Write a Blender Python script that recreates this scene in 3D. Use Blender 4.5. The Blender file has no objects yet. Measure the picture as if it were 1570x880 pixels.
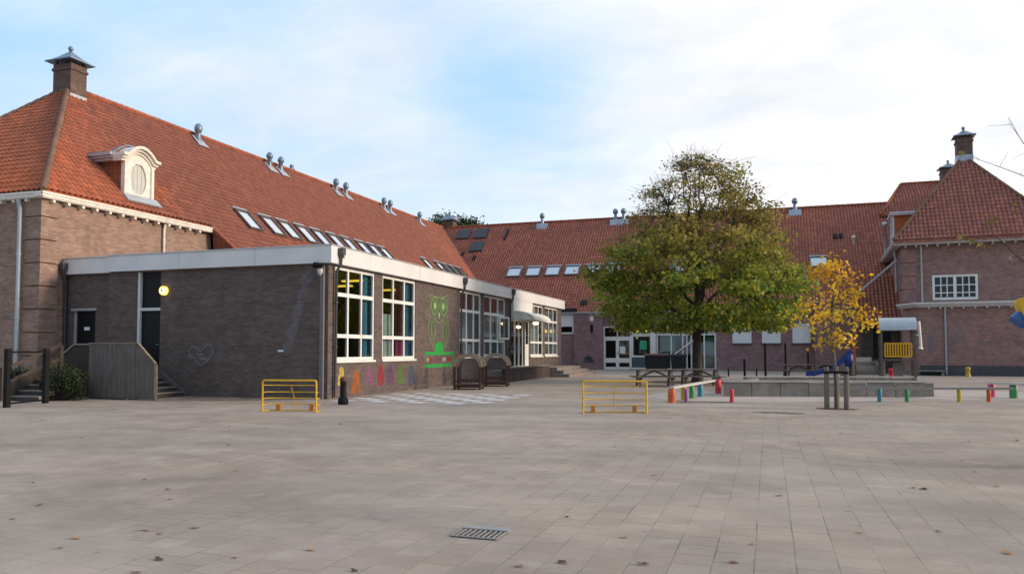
import bpy, math, random
import numpy as np
from mathutils import Vector, Matrix
R = math.radians
rng = random.Random(7)
scene = bpy.context.scene
COL = scene.collection

# ------------------------------------------------------------------ mesh builder
class MB:
    def __init__(self):
        self.v = []; self.f = []; self.m = []; self.s = []
        self.M = None
    def _add(self, pts):
        b = len(self.v)
        if self.M is not None:
            pts = [self.M @ Vector(p) for p in pts]
        self.v.extend([tuple(p) for p in pts])
        return b
    def poly(self, pts, m=0, smooth=False):
        b = self._add(pts)
        self.f.append(tuple(range(b, b + len(pts)))); self.m.append(m); self.s.append(smooth)
    def faces(self, pts, faces, m=0, smooth=False):
        b = self._add(pts)
        for f in faces:
            self.f.append(tuple(b + i for i in f)); self.m.append(m); self.s.append(smooth)
    def box(self, x0, y0, z0, x1, y1, z1, m=0):
        p = [(x0,y0,z0),(x1,y0,z0),(x1,y1,z0),(x0,y1,z0),(x0,y0,z1),(x1,y0,z1),(x1,y1,z1),(x0,y1,z1)]
        self.faces(p, [(0,3,2,1),(4,5,6,7),(0,1,5,4),(1,2,6,5),(2,3,7,6),(3,0,4,7)], m)
    def bar(self, a, b, w, h, up=(0,0,1), m=0):
        a = Vector(a); b = Vector(b); d = (b - a).normalized(); u = Vector(up)
        s = d.cross(u)
        if s.length < 1e-4: s = d.cross(Vector((1,0,0)))
        s.normalize(); u = s.cross(d).normalized()
        s *= w / 2; u *= h / 2
        p = [a-s-u, a+s-u, a+s+u, a-s+u, b-s-u, b+s-u, b+s+u, b-s+u]
        self.faces(p, [(0,1,2,3),(7,6,5,4),(0,4,5,1),(1,5,6,2),(2,6,7,3),(3,7,4,0)], m)
    def tube(self, pts, rad, n=8, m=0, cap=True, smooth=True):
        pts = [Vector(p) for p in pts]
        if not hasattr(rad, '__len__'): rad = [rad] * len(pts)
        t0 = (pts[1] - pts[0]).normalized()
        ref = Vector((0,0,1)) if abs(t0.z) < .9 else Vector((1,0,0))
        s = t0.cross(ref).normalized()
        ring = []; P = []
        for i, p in enumerate(pts):
            if i == 0: t = pts[1] - pts[0]
            elif i == len(pts) - 1: t = pts[-1] - pts[-2]
            else: t = (pts[i+1] - pts[i]).normalized() + (pts[i] - pts[i-1]).normalized()
            t.normalize()
            s = (s - t * s.dot(t)).normalized(); u = t.cross(s)
            for k in range(n):
                a = 2 * math.pi * k / n
                P.append(p + (s * math.cos(a) + u * math.sin(a)) * rad[i])
        F = []
        for i in range(len(pts) - 1):
            for k in range(n):
                k2 = (k + 1) % n
                F.append((i*n+k, i*n+k2, (i+1)*n+k2, (i+1)*n+k))
        self.faces(P, F, m, smooth)
        if cap:
            self.poly(P[:n][::-1], m); self.poly(P[-n:], m)
    def lathe(self, prof, c=(0,0,0), n=16, m=0, smooth=True):
        P = []; F = []
        for r, z in prof:
            for k in range(n):
                a = 2 * math.pi * k / n
                P.append((c[0] + r*math.cos(a), c[1] + r*math.sin(a), c[2] + z))
        for i in range(len(prof) - 1):
            for k in range(n):
                k2 = (k + 1) % n
                F.append((i*n+k, i*n+k2, (i+1)*n+k2, (i+1)*n+k))
        self.faces(P, F, m, smooth)
        self.poly(P[:n][::-1], m); self.poly(P[-n:], m)
    def prism(self, pts, ext, m=0):
        pts = [Vector(p) for p in pts]; e = Vector(ext); n = len(pts)
        nrm = Vector((0,0,0))
        for i in range(n): nrm += pts[i].cross(pts[(i+1) % n])
        if nrm.dot(e) > 0: pts = pts[::-1]
        top = [p + e for p in pts]
        self.poly(pts, m); self.poly(top[::-1], m)
        for i in range(n):
            j = (i + 1) % n
            self.poly([pts[j], pts[i], top[i], top[j]], m)
    def build(self, name, mats, parent=None, off=None, kind=None, uv=True):
        me = bpy.data.meshes.new(name)
        v = self.v
        if off is None and parent is not None:
            off = ORG.get(parent.name)
        if off is not None:
            ox, oy, oz = off
            v = [(a-ox, b-oy, c-oz) for a, b, c in v]
        me.from_pydata(v, [], self.f)
        if not isinstance(mats, (list, tuple)): mats = [mats]
        for mt in mats: me.materials.append(mt)
        me.polygons.foreach_set('material_index', self.m)
        me.polygons.foreach_set('use_smooth', self.s)
        if uv:
            layer = me.uv_layers.new(name='UVMap')
            buf = np.zeros(len(me.loops) * 2, dtype=np.float32)
            Z = Vector((0,0,1)); X = Vector((1,0,0))
            for p in me.polygons:
                nn = p.normal
                if abs(nn.z) > .985: t = X; b = Vector((0,1,0))
                else:
                    t = Z.cross(nn).normalized(); b = nn.cross(t)
                for li, vi in zip(p.loop_indices, p.vertices):
                    # world-based pattern origin
                    q = Vector(self.v[vi])
                    buf[li*2] = q.dot(t); buf[li*2+1] = q.dot(b)
            layer.data.foreach_set('uv', buf)
        me.update()
        o = bpy.data.objects.new(name, me); COL.objects.link(o)
        if parent is not None:
            o.parent = parent
            if parent.name in ORG: ORG[o.name] = ORG[parent.name]
        elif off is not None:
            o.location = off
        if kind: o['kind'] = kind
        return o
ORG = {}
def thing(name, label, cat, loc=(0,0,0), rotz=0, group=None, world=False):
    o = bpy.data.objects.new(name, None); COL.objects.link(o)
    o.location = loc; o.rotation_euler = (0, 0, rotz)
    o.empty_display_size = .3
    o['label'] = label; o['category'] = cat
    if group: o['group'] = group
    if world: ORG[o.name] = tuple(loc)
    return o
def tag(o, label, cat, group=None, kind=None):
    o['label'] = label; o['category'] = cat
    if group: o['group'] = group
    if kind: o['kind'] = kind
    return o
def copy_tree(o, parent=None):
    c = o.copy(); COL.objects.link(c)
    if parent is not None: c.parent = parent
    for ch in list(o.children): copy_tree(ch, c)
    return c

# ------------------------------------------------------------------ node helper
class NT:
    def __init__(self, name):
        self.mat = bpy.data.materials.new(name); self.mat.use_nodes = True
        self.t = self.mat.node_tree; self.t.nodes.clear()
        self.out = self.t.nodes.new('ShaderNodeOutputMaterial')
    def n(self, typ, **kw):
        nd = self.t.nodes.new(typ)
        for k, v in kw.items():
            if k in nd.inputs.keys() if isinstance(k, str) else False: pass
            setattr(nd, k, v)
        return nd
    def l(self, a, b): self.t.links.new(a, b)
    def val(self, sock, v):
        if isinstance(v, (int, float)): sock.default_value = v
        elif isinstance(v, (tuple, list)):
            sock.default_value = (*v, 1) if len(v) == 3 and len(sock.default_value) == 4 else v
        else: self.l(v, sock)
    def math(self, op, a, b=None, c=None, clamp=False):
        nd = self.n('ShaderNodeMath'); nd.operation = op; nd.use_clamp = clamp
        self.val(nd.inputs[0], a)
        if b is not None: self.val(nd.inputs[1], b)
        if c is not None: self.val(nd.inputs[2], c)
        return nd.outputs[0]
    def mix(self, f, a, b, blend='MIX'):
        nd = self.n('ShaderNodeMix'); nd.data_type = 'RGBA'; nd.blend_type = blend
        self.val(nd.inputs[0], f); self.val(nd.inputs[6], a); self.val(nd.inputs[7], b)
        return nd.outputs[2]
    def noise(self, vec, scale, detail=4, rough=.55, dist=0):
        nd = self.n('ShaderNodeTexNoise')
        if vec is not None: self.l(vec, nd.inputs['Vector'])
        nd.inputs['Scale'].default_value = scale; nd.inputs['Detail'].default_value = detail
        nd.inputs['Roughness'].default_value = rough; nd.inputs['Distortion'].default_value = dist
        return nd.outputs['Fac']
    def ramp(self, f, stops, interp='LINEAR'):
        nd = self.n('ShaderNodeValToRGB'); self.l(f, nd.inputs[0]); cr = nd.color_ramp
        cr.interpolation = interp
        while len(cr.elements) > len(stops): cr.elements.remove(cr.elements[-1])
        while len(cr.elements) < len(stops): cr.elements.new(.5)
        for e, (p, c) in zip(cr.elements, stops):
            e.position = p
            e.color = (c, c, c, 1) if isinstance(c, (int, float)) else (*c, 1)
        return nd.outputs[0]
    def maprange(self, f, a, b, c=0, d=1):
        nd = self.n('ShaderNodeMapRange'); self.l(f, nd.inputs[0])
        for i, x in enumerate((a, b, c, d)): nd.inputs[i+1].default_value = x
        return nd.outputs[0]
    def mapping(self, vec, scale=(1,1,1), loc=(0,0,0), rot=(0,0,0)):
        nd = self.n('ShaderNodeMapping'); self.l(vec, nd.inputs[0])
        nd.inputs['Scale'].default_value = scale; nd.inputs['Location'].default_value = loc
        nd.inputs['Rotation'].default_value = rot
        return nd.outputs[0]
    def coord(self, which='Object'): return self.n('ShaderNodeTexCoord').outputs[which]
    def bump(self, h, strength=.3, dist=.02):
        nd = self.n('ShaderNodeBump'); self.l(h, nd.inputs['Height'])
        nd.inputs['Strength'].default_value = strength; nd.inputs['Distance'].default_value = dist
        return nd.outputs[0]
    def pbr(self, color, rough=.7, metal=0, bump=None, spec=.5, emit=None, estr=0, trans=None):
        nd = self.n('ShaderNodeBsdfPrincipled')
        self.val(nd.inputs['Base Color'], color); self.val(nd.inputs['Roughness'], rough)
        self.val(nd.inputs['Metallic'], metal)
        nd.inputs['Specular IOR Level'].default_value = spec
        if bump is not None: self.l(bump, nd.inputs['Normal'])
        if emit is not None:
            self.val(nd.inputs['Emission Color'], emit); nd.inputs['Emission Strength'].default_value = estr
        self.l(nd.outputs[0], self.out.inputs[0])
        return nd

def simple(name, c, rough=.6, metal=0, var=.25, scale=3, bump=.15, bscale=40, spec=.4, dirt=None):
    t = NT(name); co = t.coord()
    f = t.noise(co, scale, 5, .6)
    f2 = t.noise(co, scale * 9, 3, .6)
    k = t.math('ADD', t.maprange(f, .25, .75, 1 - var, 1 + var), t.maprange(f2, .3, .7, -var*.3, var*.3))
    nd = t.n('ShaderNodeVectorMath'); nd.operation = 'SCALE'
    nd.inputs[0].default_value = c; t.l(k, nd.inputs['Scale'])
    col = nd.outputs[0]
    if dirt:
        g = t.ramp(t.noise(co, scale * 1.7, 6, .65), [(.45, 0.), (.7, 1.)])
        col = t.mix(t.math('MULTIPLY', g, .6), col, dirt)
    bp = t.bump(t.noise(co, bscale, 3, .6), bump, .01)
    t.pbr(col, t.maprange(f2, .3, .7, max(.05, rough-.1), min(1, rough+.1)), metal, bp, spec)
    return t.mat

def brick_mat(name, c1, c2, mortar, patch, dark=.6, streak=None):
    t = NT(name); uv = t.coord('UV')
    b = t.n('ShaderNodeTexBrick'); t.l(uv, b.inputs['Vector'])
    b.inputs['Color1'].default_value = (*c1, 1); b.inputs['Color2'].default_value = (*c2, 1)
    b.inputs['Mortar'].default_value = (*mortar, 1); b.inputs['Scale'].default_value = 1
    b.inputs['Brick Width'].default_value = .225; b.inputs['Row Height'].default_value = .066
    b.inputs['Mortar Size'].default_value = .006; b.inputs['Mortar Smooth'].default_value = .3
    b.inputs['Bias'].default_value = -.1
    col = b.outputs['Color']
    # single odd bricks
    big = t.noise(uv, .35, 6, .62)
    col = t.mix(t.maprange(big, .4, .68, 0, .75), col, patch)
    mid = t.noise(t.mapping(uv, (1.3, 1.7, 1)), 1.0, 7, .7)
    k = t.maprange(mid, .3, .72, dark, 1.25)
    col = t.mix(1., col, k, 'MULTIPLY')
    # rain streaks and rows of slightly different bricks
    st = t.noise(t.mapping(uv, (1.6, .3, 1)), 1.0, 5, .6)
    fl = t.n('ShaderNodeCombineXYZ'); sq = t.n('ShaderNodeSeparateXYZ'); t.l(uv, sq.inputs[0])
    rw = t.math('FLOOR', t.math('DIVIDE', sq.outputs[1], .066)); t.l(rw, fl.inputs[1])
    t.l(t.math('FLOOR', t.math('ADD', t.math('DIVIDE', sq.outputs[0], .225), t.math('MULTIPLY', t.math('MODULO', rw, 2), .5))), fl.inputs[0])
    wn = t.n('ShaderNodeTexWhiteNoise'); wn.noise_dimensions = '2D'; t.l(fl.outputs[0], wn.inputs['Vector'])
    col = t.mix(1., col, t.maprange(wn.outputs['Value'], 0, 1, .84, 1.17), 'MULTIPLY')
    col = t.mix(t.maprange(st, .58, .78, 0, .3), col, streak or (.05, .045, .042))
    rows = t.noise(t.mapping(uv, (.25, 7, 1)), 1.0, 3, .5)
    col = t.mix(1., col, t.maprange(rows, .3, .7, .94, 1.06), 'MULTIPLY')
    h = t.math('SUBTRACT', t.math('MULTIPLY', t.noise(uv, 30, 3), .4), b.outputs['Fac'])
    t.pbr(col, .85, 0, t.bump(h, .5, .012), .25)
    return t.mat

def tile_mat(name, orange, brown, mixc=.5, warm=None, relief=1.0):
    """clay pantiles: columns up the slope, overlapping rows"""
    t = NT(name); uv = t.coord('UV')
    s = t.n('ShaderNodeSeparateXYZ'); t.l(uv, s.inputs[0])
    u = t.math('DIVIDE', s.outputs[0], .245); v = t.math('DIVIDE', s.outputs[1], .34)
    fu = t.math('FRACT', u); fv = t.math('FRACT', v)
    # S profile: broad roll and a narrow valley
    prof = t.math('POWER', t.math('SINE', t.math('MULTIPLY', fu, math.pi)), .7)
    step = t.math('SUBTRACT', 1, fv)
    h = t.math('ADD', t.math('MULTIPLY', prof, .055), t.math('MULTIPLY', step, .045))
    cmb = t.n('ShaderNodeCombineXYZ'); t.l(t.math('FLOOR', u), cmb.inputs[0]); t.l(t.math('FLOOR', v), cmb.inputs[1])
    wn = t.n('ShaderNodeTexWhiteNoise'); wn.noise_dimensions = '2D'; t.l(cmb.outputs[0], wn.inputs['Vector'])
    tv = wn.outputs['Value']
    big = t.noise(uv, .13, 5, .6)
    st = t.noise(t.mapping(uv, (.42, .05, 1), (3.1, 0, 0)), 1.0, 4, .55)
    f = t.math('ADD', t.math('MULTIPLY', big, .75), t.math('MULTIPLY', st, .5))
    f = t.math('ADD', f, t.math('MULTIPLY', tv, .14))
    f = t.maprange(f, .55 + .3 * mixc, .95 + .3 * mixc, 0, 1)
    if warm is not None:                       # newer, oranger tiles towards one end of the roof
        oc = t.n('ShaderNodeSeparateXYZ'); t.l(t.n('ShaderNodeNewGeometry').outputs['Position'], oc.inputs[0])
        w = t.maprange(t.math('ADD', oc.outputs[1], t.math('MULTIPLY', t.noise(uv, .4, 4), 9)), warm[1] + 4, warm[0] + 4, 0, .8)
        f = t.math('ADD', f, w, clamp=True)
    col = t.mix(f, brown, orange)
    col = t.mix(1., col, t.maprange(tv, 0, 1, .84, 1.15), 'MULTIPLY')
    fine = t.noise(uv, 14, 4, .7)
    col = t.mix(t.maprange(fine, .55, .78, 0, .5), col, (.07, .055, .045))   # lichen and soot specks
    # shade between the rolls, put into the colour as a dark band
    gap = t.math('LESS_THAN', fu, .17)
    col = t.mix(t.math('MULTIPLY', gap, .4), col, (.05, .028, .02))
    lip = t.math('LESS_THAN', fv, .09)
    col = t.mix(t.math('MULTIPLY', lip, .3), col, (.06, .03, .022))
    t.pbr(col, .75, 0, t.bump(h, 1.0, .9) if relief else t.bump(fine, .4, .01), .3)
    return t.mat

# ------------------------------------------------------------------ materials
BR_ANNEX = brick_mat('annex_brick', (.135,.098,.086), (.107,.08,.073), (.125,.11,.1), (.118,.093,.087), .82)
BR_BEIGE = brick_mat('beige_brick', (.33,.21,.16), (.265,.165,.125), (.3,.25,.21), (.31,.205,.16), .78)
BR_PURPLE = brick_mat('purple_brick', (.27,.155,.155), (.21,.13,.135), (.26,.215,.21), (.26,.17,.17), .78)
BR_RIGHT = brick_mat('red_brick', (.33,.175,.15), (.25,.14,.125), (.3,.24,.22), (.29,.185,.17), .78)
BR_DARK = brick_mat('plinth_brick', (.085,.06,.055), (.07,.052,.05), (.09,.08,.075), (.08,.06,.058), .7)
BR_CHIM = brick_mat('chimney_brick', (.17,.1,.075), (.13,.085,.07), (.16,.13,.11), (.13,.095,.08), .6)
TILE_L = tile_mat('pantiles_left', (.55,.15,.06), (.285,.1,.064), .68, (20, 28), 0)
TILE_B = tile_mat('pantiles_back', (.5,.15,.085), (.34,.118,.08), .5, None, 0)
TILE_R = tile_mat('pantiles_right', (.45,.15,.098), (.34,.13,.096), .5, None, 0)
RIDGE = simple('ridge_clay', (.36,.1,.05), .8, var=.45, scale=2.5, dirt=(.1,.06,.045))
HIP = simple('hip_clay', (.17,.1,.07), .85, var=.4, scale=2.5, dirt=(.3,.1,.05))
WHITE = simple('white_paint', (.78,.77,.74), .45, var=.06, scale=1.2, bump=.05, dirt=(.58,.56,.52))
CREAM = simple('cream_paint', (.8,.75,.67), .5, var=.08, scale=1.5, bump=.06, dirt=(.5,.45,.38))
FASCIA = simple('fascia_board', (.72,.71,.7), .5, var=.05, scale=.5, bump=.04, dirt=(.6,.59,.58))
SHUT = simple('white_shutter', (.72,.73,.74), .5, var=.05, scale=1)
ZINC = simple('zinc', (.2,.26,.33), .45, .55, var=.22, scale=3)
LEAD = simple('lead_flashing', (.4,.44,.49), .5, .3, var=.2, scale=4)
STEEL = simple('grey_downpipe', (.38,.41,.44), .45, .5, var=.15, scale=2)
PIPE_DARK = simple('dark_downpipe', (.075,.075,.08), .5, .2, var=.2, scale=2)
BLACK = simple('black_metal', (.009,.009,.01), .6, 0, var=.3, spec=.15)
BLACKDOOR = simple('black_door', (.008,.008,.009), .5, 0, var=.2, spec=.2)
DOORFR = simple('grey_frame', (.36,.36,.36), .5, var=.1)
YELLOW = simple('yellow_paint', (.72,.42,.012), .45, 0, var=.18, scale=4, dirt=(.4,.22,.03))
RUST = simple('orange_foot', (.5,.2,.03), .6, var=.25)
CONC = simple('concrete', (.235,.215,.19), .9, var=.25, scale=1.5, bump=.4, bscale=25, dirt=(.13,.12,.1))
CONC_L = simple('pale_concrete', (.42,.385,.34), .9, var=.18, scale=2, bump=.3, bscale=25, dirt=(.26,.23,.2))
STEPC = simple('step_concrete', (.24,.2,.175), .9, var=.22, scale=2, bump=.3, bscale=25, dirt=(.13,.11,.1))
DARKSTEP = simple('dark_step', (.05,.048,.046), .85, var=.3, scale=2)
SAND = simple('sand', (.44,.37,.32), .95, var=.14, scale=.8, bump=.6, bscale=30, dirt=(.36,.29,.24))
EARTH = simple('earth', (.1,.075,.055), .95, var=.3, scale=3, bump=.8, bscale=18)
def wood(name, c, axis=(1, 12, 1), dirt=(.08,.07,.06)):
    t = NT(name); co = t.coord('Object')
    g = t.noise(t.mapping(co, axis), 3, 6, .65, .4)
    f2 = t.noise(co, 2.2, 4)
    col = t.mix(t.maprange(g, .3, .7, 0, 1), tuple(x*.62 for x in c), tuple(x*1.25 for x in c))
    col = t.mix(t.maprange(f2, .5, .75, 0, .55), col, dirt)
    t.pbr(col, .85, 0, t.bump(g, .35, .01), .25)
    return t.mat
WOODGREY = wood('weathered_grey_wood', (.15,.127,.115), (9, 9, .7))
WOODBR = wood('brown_boarding', (.06,.045,.036), (9, 9, .7))
WOODDK = wood('dark_stained_wood', (.065,.035,.03), (9, 9, 2))
WOODTAN = wood('tan_wood', (.3,.235,.17), (4, 4, 4))
WOODTABLE = wood('picnic_wood', (.19,.165,.145), (1, 9, 9), (.05,.045,.04))
WOODRAIL = wood('rail_wood', (.085,.066,.056), (4, 4, 4))
BARK = wood('bark', (.06,.052,.044), (6, 6, 1.2), (.03,.026,.02))
BARKY = wood('young_bark', (.14,.112,.09), (6, 6, 1.2), (.08,.065,.05))
STAKE = wood('stake_wood', (.17,.15,.125), (8, 8, .8), (.1,.09,.075))
def paint(name, c, wear=(.3,.25,.2), k=.35): return simple(name, c, .5, var=.18, scale=5, dirt=tuple(a*(1-k)+b*k for a, b in zip(c, wear)))
P_ORANGE = paint('orange_paint', (.55,.1,.02)); P_RED = paint('red_paint', (.58,.03,.045)); P_PURPLE = paint('purple_paint', (.26,.05,.24))
P_TEAL = paint('teal_paint', (.035,.22,.3)); P_GREEN = paint('green_paint', (.04,.26,.09)); P_YEL = paint('ochre_paint', (.5,.36,.03))
P_BLUE = paint('blue_plastic', (.01,.045,.26)); P_PINK = paint('pink_paint', (.6,.08,.2))
PANELY = paint('yellow_plastic', (.72,.36,.01), k=.1)
TEALP = simple('teal_panel', (.06,.11,.115), .5, var=.1)
SILVER = simple('silver_sheet', (.42,.46,.5), .4, .55, var=.12, scale=2)
GREYSILL = simple('zinc_grey_sill', (.4,.43,.47), .5, .2, var=.15)
SOLAR = simple('dark_collector', (.022,.03,.04), .15, .2, var=.2)
INTWALL = simple('room_wall', (.36,.29,.1), .9, var=.15, scale=1)
INTCEIL = simple('room_ceiling', (.42,.35,.14), .9, var=.1)
INTFLOOR = simple('room_floor', (.08,.07,.06), .7, var=.1)
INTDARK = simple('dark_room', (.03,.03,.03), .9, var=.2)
CURT_B = simple('blue_curtain', (.09,.28,.44), .9, var=.15, scale=2)
CURT_G = simple('green_curtain', (.16,.3,.27), .9, var=.12, scale=2)
CURT_R = simple('maroon_cloth', (.09,.012,.02), .9, var=.2, scale=2)
NET_REFL = simple('net_and_reflection', (.42,.46,.48), .9, var=.1, scale=2)
PINKB = simple('crimson_board', (.3,.015,.09), .7, var=.15)
PAPER = simple('paper', (.72,.76,.8), .8, var=.08, scale=6)
PAPERG = simple('green_poster', (.05,.4,.22), .8, var=.4, scale=14)
PAPERT = simple('frosted_film', (.4,.5,.48), .6, var=.12, scale=3)
RUBBER = simple('bin_plastic', (.012,.015,.018), .45, var=.25)
BINLID = simple('bin_lid_brown', (.12,.06,.045), .5, var=.2)
BRASS = simple('handle_metal', (.45,.45,.45), .3, .9, var=.1)
def chalk(name, c, a=.75, sc=9, lo=.35):
    t = NT(name); co = t.coord('Object')
    f = t.noise(co, sc, 6, .75)
    m = t.maprange(f, .34, .56, a*lo, a)
    tr = t.n('ShaderNodeBsdfTransparent'); d = t.n('ShaderNodeBsdfDiffuse'); d.inputs[0].default_value = (*c, 1)
    mx = t.n('ShaderNodeMixShader'); t.l(m, mx.inputs[0]); t.l(tr.outputs[0], mx.inputs[1]); t.l(d.outputs[0], mx.inputs[2])
    t.l(mx.outputs[0], t.out.inputs[0]); return t.mat
CH_WHITE = chalk('white_chalk', (.42,.42,.46), .6, 22)
SMEAR = chalk('lime_smear', (.3,.3,.33), .34, 3.5, 0)
M_GREEN = chalk('mural_green', (.24,.42,.16), .75, 9, .5); M_GREEN2 = chalk('mural_bright_green', (.035,.36,.08), .95, 9, .85)
M_WASH = chalk('mural_green_wash', (.12,.24,.08), .3, 4, .5)
M_COL = {'yellow': chalk('mural_yellow', (.6,.46,.1), .8, 7, .3), 'orange': chalk('mural_orange', (.52,.15,.03), 0.59, 4, .1), 'pink': chalk('mural_pink', (.36,.13,.25), 0.51, 4, .1),
         'red': chalk('mural_red', (.42,.03,.05), 0.59, 4, .1), 'purple': chalk('mural_purple', (.16,.07,.22), 0.47, 4, .1), 'leaf': chalk('mural_leaf', (.13,.26,.06), 0.54, 4, .1),
         'blue': chalk('mural_blue', (.05,.11,.24), 0.47, 4, .1), 'pale': chalk('mural_pale', (.5,.45,.4), .8, 6)}
WORN_WHITE = chalk('worn_white_road_paint', (.72,.7,.7), .95, 3.2, .35)
CONCPATCH = chalk('mortar_patch', (.5,.45,.4), .4, 3, 0)

def glass(name, tint=(.9,.95,.95), refl=1.0):
    t = NT(name)
    tr = t.n('ShaderNodeBsdfTransparent'); tr.inputs[0].default_value = (*tint, 1)
    g = t.n('ShaderNodeBsdfGlossy'); g.inputs['Roughness'].default_value = .015
    co = t.coord('Object')
    t.l(t.bump(t.noise(co, 1.3, 2), .06, .02), g.inputs['Normal'])
    lw_ = t.n('ShaderNodeLayerWeight'); f = t.math('POWER', lw_.outputs['Facing'], 4.0)
    f = t.math('MULTIPLY', t.math('MULTIPLY_ADD', f, .9, .05), refl, clamp=True)
    mx = t.n('ShaderNodeMixShader'); t.l(f, mx.inputs[0]); t.l(tr.outputs[0], mx.inputs[1]); t.l(g.outputs[0], mx.inputs[2])
    t.l(mx.outputs[0], t.out.inputs[0]); return t.mat
GLASS = glass('window_glass', (.86,.9,.89), 1.35)
GLASS_DK = glass('dark_window_glass', (.6,.65,.66), .8)
def skylight_glass(nm='roof_window_glass', c=(.8,.82,.84)):
    t = NT(nm); co = t.coord('Object')
    t.pbr(c, .06, .8, t.bump(t.noise(co, .8, 2), .05, .02), 1.0)
    t.mat.node_tree.nodes['Principled BSDF'].inputs['Coat Weight'].default_value = 1.0
    t.mat.node_tree.nodes['Principled BSDF'].inputs['Coat IOR'].default_value = 2.2
    return t.mat
SKYGLASS = skylight_glass(); SKYGLASS_B = skylight_glass('back_roof_window_glass', (.42,.48,.54))
def emis(name, c, s):
    t = NT(name); e = t.n('ShaderNodeEmission'); e.inputs[0].default_value = (*c, 1); e.inputs[1].default_value = s
    t.l(e.outputs[0], t.out.inputs[0]); return t.mat
LAMP_Y = emis('lit_lamp', (1, .66, .12), 2.2)
LAMP_C = emis('lit_lamp_core', (1, .85, .4), 3.5)
TUBE_Y = emis('lit_tube', (1, .66, .07), 1.2)

def ground_mat():
    t = NT('paving_slabs'); co = t.coord('Object')
    wob = t.n('ShaderNodeVectorMath'); wob.operation = 'MULTIPLY_ADD'; nz_ = t.n('ShaderNodeTexNoise'); t.l(co, nz_.inputs['Vector']); nz_.inputs['Scale'].default_value = 1.3; nz_.inputs['Detail'].default_value = 3
    t.l(nz_.outputs['Color'], wob.inputs[0]); wob.inputs[1].default_value = (.02,.02,0); t.l(co, wob.inputs[2])
    mp = t.mapping(wob.outputs[0], (1,1,1), (.06,.11,0), (0,0,R(90)))
    b = t.n('ShaderNodeTexBrick'); t.l(mp, b.inputs['Vector'])
    b.inputs['Color1'].default_value = (1,1,1,1); b.inputs['Color2'].default_value = (.0,.0,.0,1); b.inputs['Mortar'].default_value = (.5,.5,.5,1)
    b.inputs['Scale'].default_value = 1; b.inputs['Brick Width'].default_value = .29; b.inputs['Row Height'].default_value = .29
    b.inputs['Mortar Size'].default_value = .0068; b.inputs['Mortar Smooth'].default_value = .35; b.inputs['Bias'].default_value = 0
    tv = t.n('ShaderNodeSeparateColor'); t.l(b.outputs['Color'], tv.inputs[0])
    base = t.mix(tv.outputs[0], (.335,.26,.208), (.4,.318,.258))
    big = t.noise(co, .16, 6, .6)
    base = t.mix(t.maprange(big, .38, .66, 0, .8), base, (.4,.336,.285))
    mid = t.noise(co, .9, 7, .68)
    base = t.mix(1., base, t.maprange(mid, .28, .74, .8, 1.17), 'MULTIPLY')
    sp = t.noise(co, 55, 3, .8)
    base = t.mix(1., base, t.maprange(sp, .3, .7, .86, 1.12), 'MULTIPLY')
    st = t.noise(co, 2.7, 5, .7, .6)
    base = t.mix(t.maprange(st, .58, .78, 0, .5), base, (.2,.165,.14))
    wide = t.noise(t.mapping(co, (.55,1.2,1), (3,9,0)), .33, 6, .66, .8)
    base = t.mix(1., base, t.maprange(wide, .3, .68, .74, 1.12), 'MULTIPLY')
    lt = t.noise(t.mapping(co, (1,1,1), (40,7,0)), 1.6, 5, .7)
    base = t.mix(t.maprange(lt, .6, .8, 0, .5), base, (.52,.46,.4))
    gum = t.n('ShaderNodeTexVoronoi'); t.l(co, gum.inputs['Vector']); gum.inputs['Scale'].default_value = 1.9; gum.inputs['Randomness'].default_value = 1
    base = t.mix(t.math('MULTIPLY', t.math('LESS_THAN', gum.outputs['Distance'], .045), .45), base, (.13,.11,.1))
    sandy = t.noise(co, .45, 5, .6)
    # joints: filled to a varying depth
    jm = t.noise(co, 1.1, 4, .7)
    jf = t.math('MULTIPLY', b.outputs['Fac'], t.maprange(jm, .4, .66, .06, .75))
    jc = t.mix(t.maprange(sandy, .5, .66, 0, 1), (.1,.078,.06), (.28,.225,.18))
    base = t.mix(jf, base, jc)
    h = t.math('SUBTRACT', t.math('ADD', t.math('MULTIPLY', sp, .25), t.math('MULTIPLY', tv.outputs[0], .35)), t.math('MULTIPLY', jf, 1.0))
    t.pbr(base, t.maprange(mid, .3, .7, .72, .92), 0, t.bump(h, .5, .006), .3)
    return t.mat
PAVING = ground_mat()

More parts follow.
